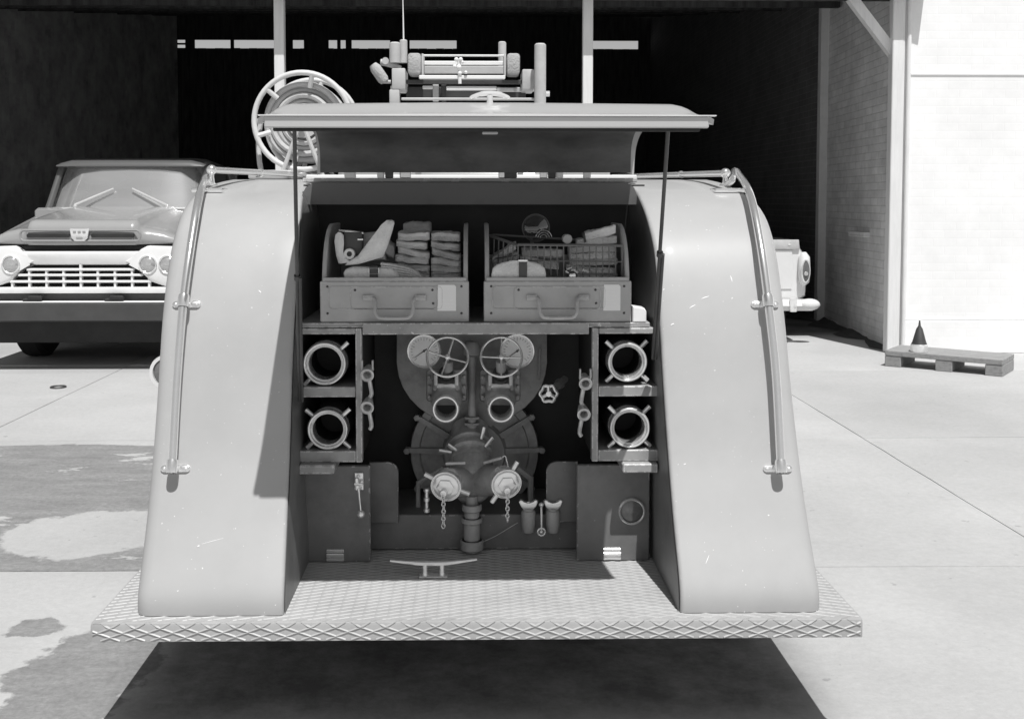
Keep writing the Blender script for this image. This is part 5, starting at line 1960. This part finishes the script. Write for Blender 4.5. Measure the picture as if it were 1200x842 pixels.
# bonnet and front wings: one pressed surface
bm = B()
us = [-1.0, -.97, -.93, -.86, -.75, -.64, -.57, -.53, -.50, -.46, -.35, -.2, 0, .2, .35, .46, .50, .53, .57, .64, .75, .86, .93, .97, 1.0]
rows = []
def bonnet_pt(u, v):
    au = abs(u)
    # v 0..1 front face bottom to nose top ; 1..2 back to cowl
    center = 1 if au < .5 else max(0, 1 - (au - .5) / .05)
    side_drop = 0.0 if au < .55 else ((au - .55) / .45) ** 2.2 * 0.20
    if v <= 1:
        zb, zt = 1.185 + (0.0 if au > .5 else -0.004), 1.395 * 1 + 0.03 * center - side_drop * .8 - 0.05 * (1 - center)
        a = v * math.pi / 2
        z = zb + (zt - zb) * math.sin(a) ** 0.9
        y = 0.16 * (1 - math.cos(a)) ** 1.6 + 0.05 * (1 - center) + 0.10 * au ** 4
        if v == 0: y += 0.03
        return y, z
    t = v - 1
    y0, z0 = bonnet_pt(u, 1.0)
    y = y0 + (1.32 - y0) * t
    zc = 1.535 - side_drop * 1.1 - 0.035 * (1 - center)
    return y, z0 + (zc - z0) * (1 - (1 - t) ** 1.5)
for v in [0, .08, .2, .35, .5, .65, .8, .9, 1, 1.08, 1.2, 1.35, 1.5, 1.7, 1.85, 2.0]:
    row = []
    for u in us:
        y, z = bonnet_pt(u, v)
        xw = u * (0.99 - 0.13 * max(0, v - 1) * 0.0)
        row.append(tpt(xw, y, z))
    rows.append(row)
grid(bm, rows)
bon = mk('bonnet', bm, 'truckpaint', trk, angle=60)
# recessed slots with rims, and the crest
sl0 = tz(276)
for s in (-1, 1):
    xa, xb = TX + s * 0.10, TX + s * 0.50
    bm = B()
    x_, X_ = min(xa, xb), max(xa, xb)
    prism(bm, rrect(x_, X_, sl0 - 0.018, sl0 + 0.018, 0.015, 4), 'y', TY - 0.014, TY + 0.04, 0.002)
    mk('bonnet_slot', bm, 'bulkhead', bon)
bm = B()
tube(bm, [(u_, TY - 0.010, v_) for u_, v_ in rrect(TX - 0.56, TX + 0.56, sl0 - 0.05, sl0 + 0.05, 0.04, 5)], 0.011, 8, closed=True)
mk('slot_surround', bm, 'truckpaint', bon)
bm = B()
ez0, ez1 = tz(282.5), tz(267.5)
prism(bm, [(TX - 0.045, ez0), (TX + 0.045, ez0), (TX + 0.075, ez0 + 0.03), (TX + 0.09, ez1 - 0.01), (TX + 0.085, ez1), (TX + 0.05, ez1 - 0.004), (TX, ez1 - 0.01), (TX - 0.05, ez1 - 0.004), (TX - 0.085, ez1), (TX - 0.09, ez1 - 0.01), (TX - 0.075, ez0 + 0.03)], 'y', TY - 0.035, TY - 0.012, 0.006, 2)
cr = mk('bonnet_crest', bm, 'chrome', bon)
bm = B()
for k in (-1, 0, 1):
    box(bm, TX + k * 0.045 - 0.014, TX + k * 0.045 + 0.014, TY - 0.040, TY - 0.034, ez1 - 0.045, ez1 - 0.022, 0.003)
box(bm, TX - 0.03, TX + 0.03, TY - 0.040, TY - 0.034, ez0 + 0.02, ez0 + 0.04, 0.003)
mk('crest_marks', bm, 'truckpaint', cr)
# grille panel: white pressed frame built of pieces around the openings
gz_ = [tz(v) for v in (294.5, 310, 315.5, 322, 329.5, 336, 343)]
def gpoly(pts, name, y0, y1, m='white', bev=0.006, par=None):
    bm = B()
    prism(bm, [(TX + a, b) for a, b in pts], 'y', TY + y0, TY + y1, bev, 2)
    return mk(name, bm, m, par or trk)
pod_top, pod_bot = tz(288), tz(327)
gr = gpoly([(-0.62, gz_[0]), (0.62, gz_[0]), (0.60, gz_[0] - 0.06), (0.42, gz_[1]), (-0.42, gz_[1]), (-0.60, gz_[0] - 0.06)], 'grille', -0.03, 0.10, bev=0.02)
gpoly([(-0.99, gz_[5]), (0.99, gz_[5]), (0.985, gz_[6]), (-0.985, gz_[6])], 'grille_lower_bar', -0.05, 0.08, par=gr)
for s in (-1, 1):
    pts = [(s * 0.50, gz_[0] - 0.055), (s * 0.57, pod_top - 0.03), (s * 0.63, pod_top), (s * 0.96, pod_top - 0.01), (s * 0.995, pod_top - 0.06), (s * 0.995, gz_[4]), (s * 0.97, gz_[5] + 0.0), (s * 0.80, gz_[5] + .002), (s * 0.66, gz_[4] + 0.0), (s * 0.56, gz_[2] - 0.01), (s * 0.47, gz_[1] + 0.02), (s * .42, gz_[1] + .03)]
    if s < 0: pts = pts[::-1]
    gpoly(pts, 'headlamp_pod', -0.045, 0.09, bev=0.022, par=gr)
    for hx in (0.638, 0.825):
        bm = B()
        c = (TX + s * hx, TY - 0.048, tz(309.5))
        lathe(bm, [(-0.02, 0.088), (0.006, 0.088), (0.012, 0.080), (0.006, 0.072), (0.0, 0.072)], c, (0, -1, 0), 28)
        hl = mk('headlamp', bm, 'chrome', gr)
        bm = B()
        lathe(bm, [(-0.002, 0.073), (0.012, 0.06), (0.022, 0.03), (0.025, 0)], c, (0, -1, 0), 24)
        mk('headlamp_lens', bm, 'lens', hl)
# horizontal bars and upright dividers in the grille
for i, (z, hw) in enumerate(((gz_[2], 0.50), (gz_[3], 0.58), (gz_[4], 0.66))):
    bm = B()
    box(bm, TX - hw, TX + hw, TY - 0.035, TY + 0.02, z - 0.011, z + 0.011, 0.004)
    mk('grille_bar', bm, 'white', gr)
for k in range(-4, 5):
    x = k * 0.16 + 0.0
    zt_ = gz_[1] if k == 0 else (gz_[2] if abs(k) <= 3 else gz_[3] - 0.03)
    bm = B()
    box(bm, TX + x - 0.010, TX + x + 0.010, TY - 0.028, TY + 0.02, gz_[5] - 0.002, zt_ + 0.001, 0.003)
    mk('grille_divider', bm, 'white', gr)
bm = B()
box(bm, TX - 0.9, TX + 0.9, TY + 0.11, TY + 0.15, 0.6, 1.17)
mk('radiator_core', bm, 'bulkhead', trk)
bm = B()
box(bm, TX - 0.95, TX + 0.95, TY + 0.02, TY + 0.08, gz_[6] - 0.08, gz_[6] + 0.01, 0.004)
mk('valance', bm, 'trucksteel', trk)
# bumper with tow hooks
bm = B()
z0, z1 = tz(375), tz(353)
prism(bm, [(-0.13, z0), (-0.16, z0 + 0.015), (-0.16, z1 - 0.012), (-0.13, z1), (-0.02, z1), (-0.02, z0)], 'x', TX - 1.08, TX + 1.08, 0.006)
bmesh.ops.translate(bm, verts=bm.verts[:], vec=(0, TY, 0))
bmp = mk('bumper', bm, 'trucksteel', trk)
bm = B()
box(bm, TX - 1.07, TX + 1.07, TY - 0.145, TY - 0.02, z1 + 0.001, z1 + 0.008, 0.002)
mk('bumper_top', bm, 'white', bmp)
bm = B()
box(bm, TX - 0.92, TX + 0.92, TY + 0.30, TY + 0.33, 0.22, 0.70, 0.005)
mk('under_truck_shade', bm, 'bulkhead', trk)  # dark sheet added to imitate the black shade below the bumper
for s in (-0.43, 0.33):
    bm = B()
    box(bm, TX + s - 0.09, TX + s + 0.08, TY - 0.10, TY - 0.04, z1 - 0.005, z1 + 0.035, 0.014, 2)
    box(bm, TX + s - 0.04, TX + s + 0.09, TY - 0.11, TY - 0.06, z1 + 0.02, z1 + 0.06, 0.014, 2)
    mk('tow_hook', bm, 'rubber', bmp)
# side panels, floor, wheels
for s in (-1, 1):
    bm = B()
    pl = [(0.12, 0.50), (0.46, 0.52)]
    for k in range(9):
        a = R(180 - 180 * k / 8)
        pl.append((0.98 + 0.5 * math.cos(a), 0.62 + 0.46 * math.sin(a)))
    pl += [(1.50, 0.55), (1.50, 1.46), (1.2, 1.40), (0.7, 1.30), (0.25, 1.21), (0.14, 1.15)]
    bm2 = bm
    prism(bm2, [(TY + y, z) for y, z in pl], 'x', TX + s * 0.93, TX + s * 0.985, 0.008)
    mk('wing_side', bm2, 'truckpaint', trk)
    wheel(trk, (TX + s * 0.80, TY + 0.98, 0.44), 0.44, 0.24)
    wheel(trk, (TX + s * 0.84, TY + 4.3, 0.44), 0.44, 0.3)
bm = B()
box(bm, TX - 0.4, TX + 0.4, TY + 0.05, TY + 5.6, 0.50, 0.72, 0.01)
mk('chassis', bm, 'darkiron', trk)
bm = B()
tube(bm, [(TX - 0.75, TY + 0.78, 0.44), (TX + 0.75, TY + 0.78, 0.44)], 0.05, 10)
mk('front_axle', bm, 'darkiron', trk)
# cab
bm = B()
prism(bm, [(1.30, 0.62), (2.75, 0.62), (2.75, 1.52), (1.36, 1.525), (1.30, 1.50)], 'x', -0.97, 0.97, 0.03, 3)
bmesh.ops.translate(bm, verts=bm.verts[:], vec=(TX, TY, 0))
cb = mk('cab', bm, 'truckpaint', trk)
rz0, rz1 = tz(193, TY + 1.55), tz(183.5, TY + 1.62)
bm = B()
rows = []
for (y, dz, k) in ((1.47, 0.0, .99), (1.48, .035, 1.0), (1.53, .07, 1.0), (1.7, 0.098, .99), (2.2, 0.11, .98), (2.6, 0.09, .95), (2.75, 0.0, .93)):
    row = []
    for u in (-1, -.985, -.94, -.8, -.4, 0, .4, .8, .94, .985, 1):
        drop = 0.0 if abs(u) < .75 else ((abs(u) - .75) / .25) ** 2 * 0.75
        row.append(tpt(u * 0.80 * k, y, rz0 - 0.02 + (dz) * (1 - drop)))
    rows.append(row)
rows.append([(p[0], p[1], rz0 - 0.03) for p in rows[-1]])
rows.append([tpt(u * 0.78, 1.5, rz0 - 0.03) for u in (-1, -.985, -.94, -.8, -.4, 0, .4, .8, .94, .985, 1)])
rows.append(rows[0])
grid(bm, rows)
mk('cab_roof', bm, 'truckroof', cb, angle=60)
for s in (-1, 1):
    for (yb_, yt, xb_, xt) in ((1.40, 1.60, 0.86, 0.765), (2.66, 2.62, 0.90, 0.76)):
        bm = B()
        tube(bm, [tpt(s * xb_, yb_, 1.50), tpt(s * xt, yt, rz0 + 0.01)], 0.035, 10)
        mk('cab_pillar', bm, 'truckroof', cb)
bm = B()
rows = []
for (t_, z) in ((0, 1.515), (0.5, (1.515 + rz0) / 2), (1, rz0 + 0.005)):
    row = []
    for u in (-1, -.96, -.9, -.8, -.68, -.4, 0, .4, .68, .8, .9, .96, 1):
        hw = 0.86 - 0.10 * t_
        au = abs(u)
        wrap = 0 if au < .6 else ((au - .6) / .4) ** 1.7 * 0.30
        row.append(tpt(u * hw, 1.30 + 0.22 * t_ + 0.05 * u * u + wrap * .55, z))
    rows.append(row)
grid(bm, rows)
ws = mk('windscreen', bm, 'windscreen', cb, angle=80)
bm = B()
tube(bm, [tpt(-0.86, 1.46, 1.515), tpt(-0.6, 1.31, 1.515), tpt(0, 1.28, 1.517), tpt(0.6, 1.31, 1.515), tpt(0.86, 1.46, 1.515)], 0.014, 8)
tube(bm, [tpt(-0.75, 1.62, rz0 + .002), tpt(-0.5, 1.52, rz0 + .004), tpt(0, 1.50, rz0 + .006), tpt(0.5, 1.52, rz0 + .004), tpt(0.75, 1.62, rz0 + .002)], 0.012, 8)
mk('screen_trim', bm, 'chrome', cb)
bm = B()
box(bm, TX - 0.7, TX + 0.7, TY + 2.3, TY + 2.5, 1.2, 1.75, 0.05, 3)
mk('seat_back', bm, 'rubber', cb)
bm = B()
box(bm, TX - 0.88, TX + 0.88, TY + 2.63, TY + 2.70, 1.5, rz0, 0.01)
mk('cab_rear_panel', bm, 'truckroof', cb)
for (a, b) in (((88, 240), (133, 221)), ((196, 241), (155, 221))):
    p0, p1 = P(*a, TY + 1.26), P(*b, TY + 1.36)
    bm = B()
    m_ = p0.lerp(p1, .45)
    tube(bm, [p0, p0.lerp(p1, .3), m_], [0.016, 0.013, 0.011], 8)
    tube(bm, [p0.lerp(p1, .35), p1], [0.014, 0.010], 8)
    lathe(bm, [(0, .02), (.02, .018), (.03, .01)], p0 - Vector((0, 0, .02)), (0, 0, 1), 10)
    mk('wiper', bm, 'chrome', cb)
bm = B()
for x in (-1.02, 0.97):
    box(bm, TX + x, TX + x + 0.05, TY + 2.85, TY + 5.8, 0.95, 1.45, 0.006)
box(bm, TX - 1.02, TX + 1.02, TY + 2.85, TY + 5.8, 0.80, 0.95, 0.006)
box(bm, TX - 1.02, TX + 1.02, TY + 2.80, TY + 2.85, 0.95, 1.70, 0.006)
mk('tray_body', bm, 'trucksteel', trk)

# ================================================================== WHITE UTE
UY = 8.8
def ux(px): return P(px, 320, UY).x
def uz(py): return P(930, py, UY).z
xr = ux(946.5)
ucx = xr - 0.80
ute = thing('white_ute', 'white utility car seen from its tailgate, parked inside the shed by the brick wall', 'car', (ucx, UY + 2, 0))
zt, zcr, zbm = uz(281.5), uz(290.5), uz(352)
bm = B()
def usec(hw, zt_, zb_, y):
    pts = []
    pr = [(0.0, zb_), (0.90, zb_), (0.985, zb_ + 0.05), (1.0, zb_ + 0.22), (1.0, zb_ + 0.42), (0.985, zt_ - 0.22), (0.95, zt_ - 0.15), (0.90, zt_ - 0.09), (0.885, zt_ - 0.02), (0.86, zt_), (0.0, zt_)]
    right = [(ucx + hw * u, UY + y, z) for u, z in pr]
    left = [(ucx - hw * u, UY + y, z) for u, z in pr[::-1]]
    return right + left
rows = [usec(0.78, zt - 0.01, zbm + 0.02, 0.0), usec(0.80, zt, zbm, 0.04), usec(0.82, zt, zbm - 0.05, 0.8), usec(0.83, zt - 0.02, zbm - 0.08, 2.4), usec(0.82, zt - 0.06, zbm - 0.08, 4.0), usec(0.74, zt - 0.14, zbm - 0.02, 4.4)]
grid(bm, rows)
for r_ in (rows[0], rows[-1]):
    vs = [bm.verts.new(p) for p in r_]
    bm.faces.new(vs)
bmesh.ops.remove_doubles(bm, verts=bm.verts[:], dist=1e-4)
ub = mk('car_body', bm, 'utepaint', ute, angle=40)
bm = B()
prism(bm, [(ucx - 0.62, zbm + 0.13), (ucx + 0.62, zbm + 0.13), (ucx + 0.62, zcr - 0.02), (ucx - 0.62, zcr - 0.02)], 'y', UY - 0.012, UY - 0.001, 0.004)
tg = mk('tailgate', bm, 'utepaint', ute)
bm = B()
prism(bm, [(ucx - 0.72, zcr - 0.015), (ucx + 0.70, zcr - 0.015), (ucx + 0.69, zt + 0.006), (ucx - 0.69, zt + 0.006)], 'y', UY - 0.03, UY + 0.05, 0.012, 2)
mk('tailgate_rail', bm, 'greypaint', tg)
bm = B()
box(bm, ux(922), ux(925), UY - 0.036, UY - 0.028, zcr + 0.03, zcr + 0.05, 0.003)
mk('tailgate_catch', bm, 'chrome', tg)
for s in (-1, 1):
    c = Vector((ucx + s * (ux(941.5) - ucx), UY - 0.02, uz(317)))
    bm = B()                                 # bulged lamp housing
    tube(bm, [c + Vector((0, 0.02, 0.20)), c + Vector((0, 0.0, 0.15)), c + Vector((0, -0.005, 0)), c + Vector((0, 0.0, -0.12)), c + Vector((0, .03, -0.17))], [0.03, 0.062, 0.07, 0.06, 0.02], 16)
    mk('lamp_housing', bm, 'utepaint', ute, angle=60)
    bm = B()
    el_ = [(c.x + 0.042 * math.cos(a), c.z + 0.125 * math.sin(a)) for a in [2 * math.pi * k / 28 for k in range(28)]]
    tube(bm, [(a, c.y - 0.068, b) for a, b in el_], 0.010, 8, closed=True)
    tl_ = mk('tail_lamp', bm, 'chrome', ute)
    bm = B()
    prism(bm, [(c.x + (a - c.x) * .9, c.z + (b - c.z) * .9) for a, b in el_], 'y', c.y - 0.078, c.y - 0.05, 0.01, 2)
    mk('lamp_lens', bm, 'lamp_red', tl_)
    bm = B()
    lathe(bm, [(0, 0.026), (0.012, 0.02), (0.015, 0)], (c.x, c.y - 0.078, c.z - 0.03), (0, -1, 0), 16)
    mk('reflector_button', bm, 'lens', tl_)
    wheel(ute, (ucx + s * 0.68, UY + 0.95, 0.31), 0.31, 0.17)
    wheel(ute, (ucx + s * 0.68, UY + 3.6, 0.31), 0.31, 0.17)
bm = B()
z0, z1 = uz(364), uz(350)
prism(bm, [(-0.02, z0), (-0.10, z0 + 0.01), (-0.13, (z0 + z1) / 2), (-0.10, z1 - 0.01), (-0.02, z1)], 'x', ucx - 0.84, ucx + 0.84, 0.01)
bmesh.ops.translate(bm, verts=bm.verts[:], vec=(0, UY, 0))
ubp = mk('rear_bumper', bm, 'utepaint', ute)
for s in (-1, 1):
    bm = B()
    bmesh.ops.create_uvsphere(bm, u_segments=20, v_segments=12, radius=1, matrix=Matrix.Translation((ucx + s * 0.80, UY - 0.08, (z0 + z1) / 2 + 0.01)) @ Matrix.Diagonal((0.12, 0.08, 0.068, 1)))
    mk('bumper_end', bm, 'utepaint', ubp)
bm = B()
box(bm, ux(922), ux(930), UY - 0.15, UY - 0.10, z0, z1 + 0.02, 0.01, 2)
mk('overrider', bm, 'chrome', ubp)
bm = B()
prism(bm, [(1.75, zt - .02), (3.2, zt - .04), (2.95, 1.46), (2.6, 1.50), (2.1, 1.50), (1.85, 1.45)], 'x', ucx - 0.68, ucx + 0.68, 0.05, 3)
bmesh.ops.translate(bm, verts=bm.verts[:], vec=(0, UY, 0))
uc = mk('cab', bm, 'utepaint', ute)
bm = B()
box(bm, ucx - 0.5, ucx + 0.5, UY + 1.765, UY + 1.79, zt + 0.05, 1.40, 0.01)
mk('rear_window', bm, 'windscreen', uc)
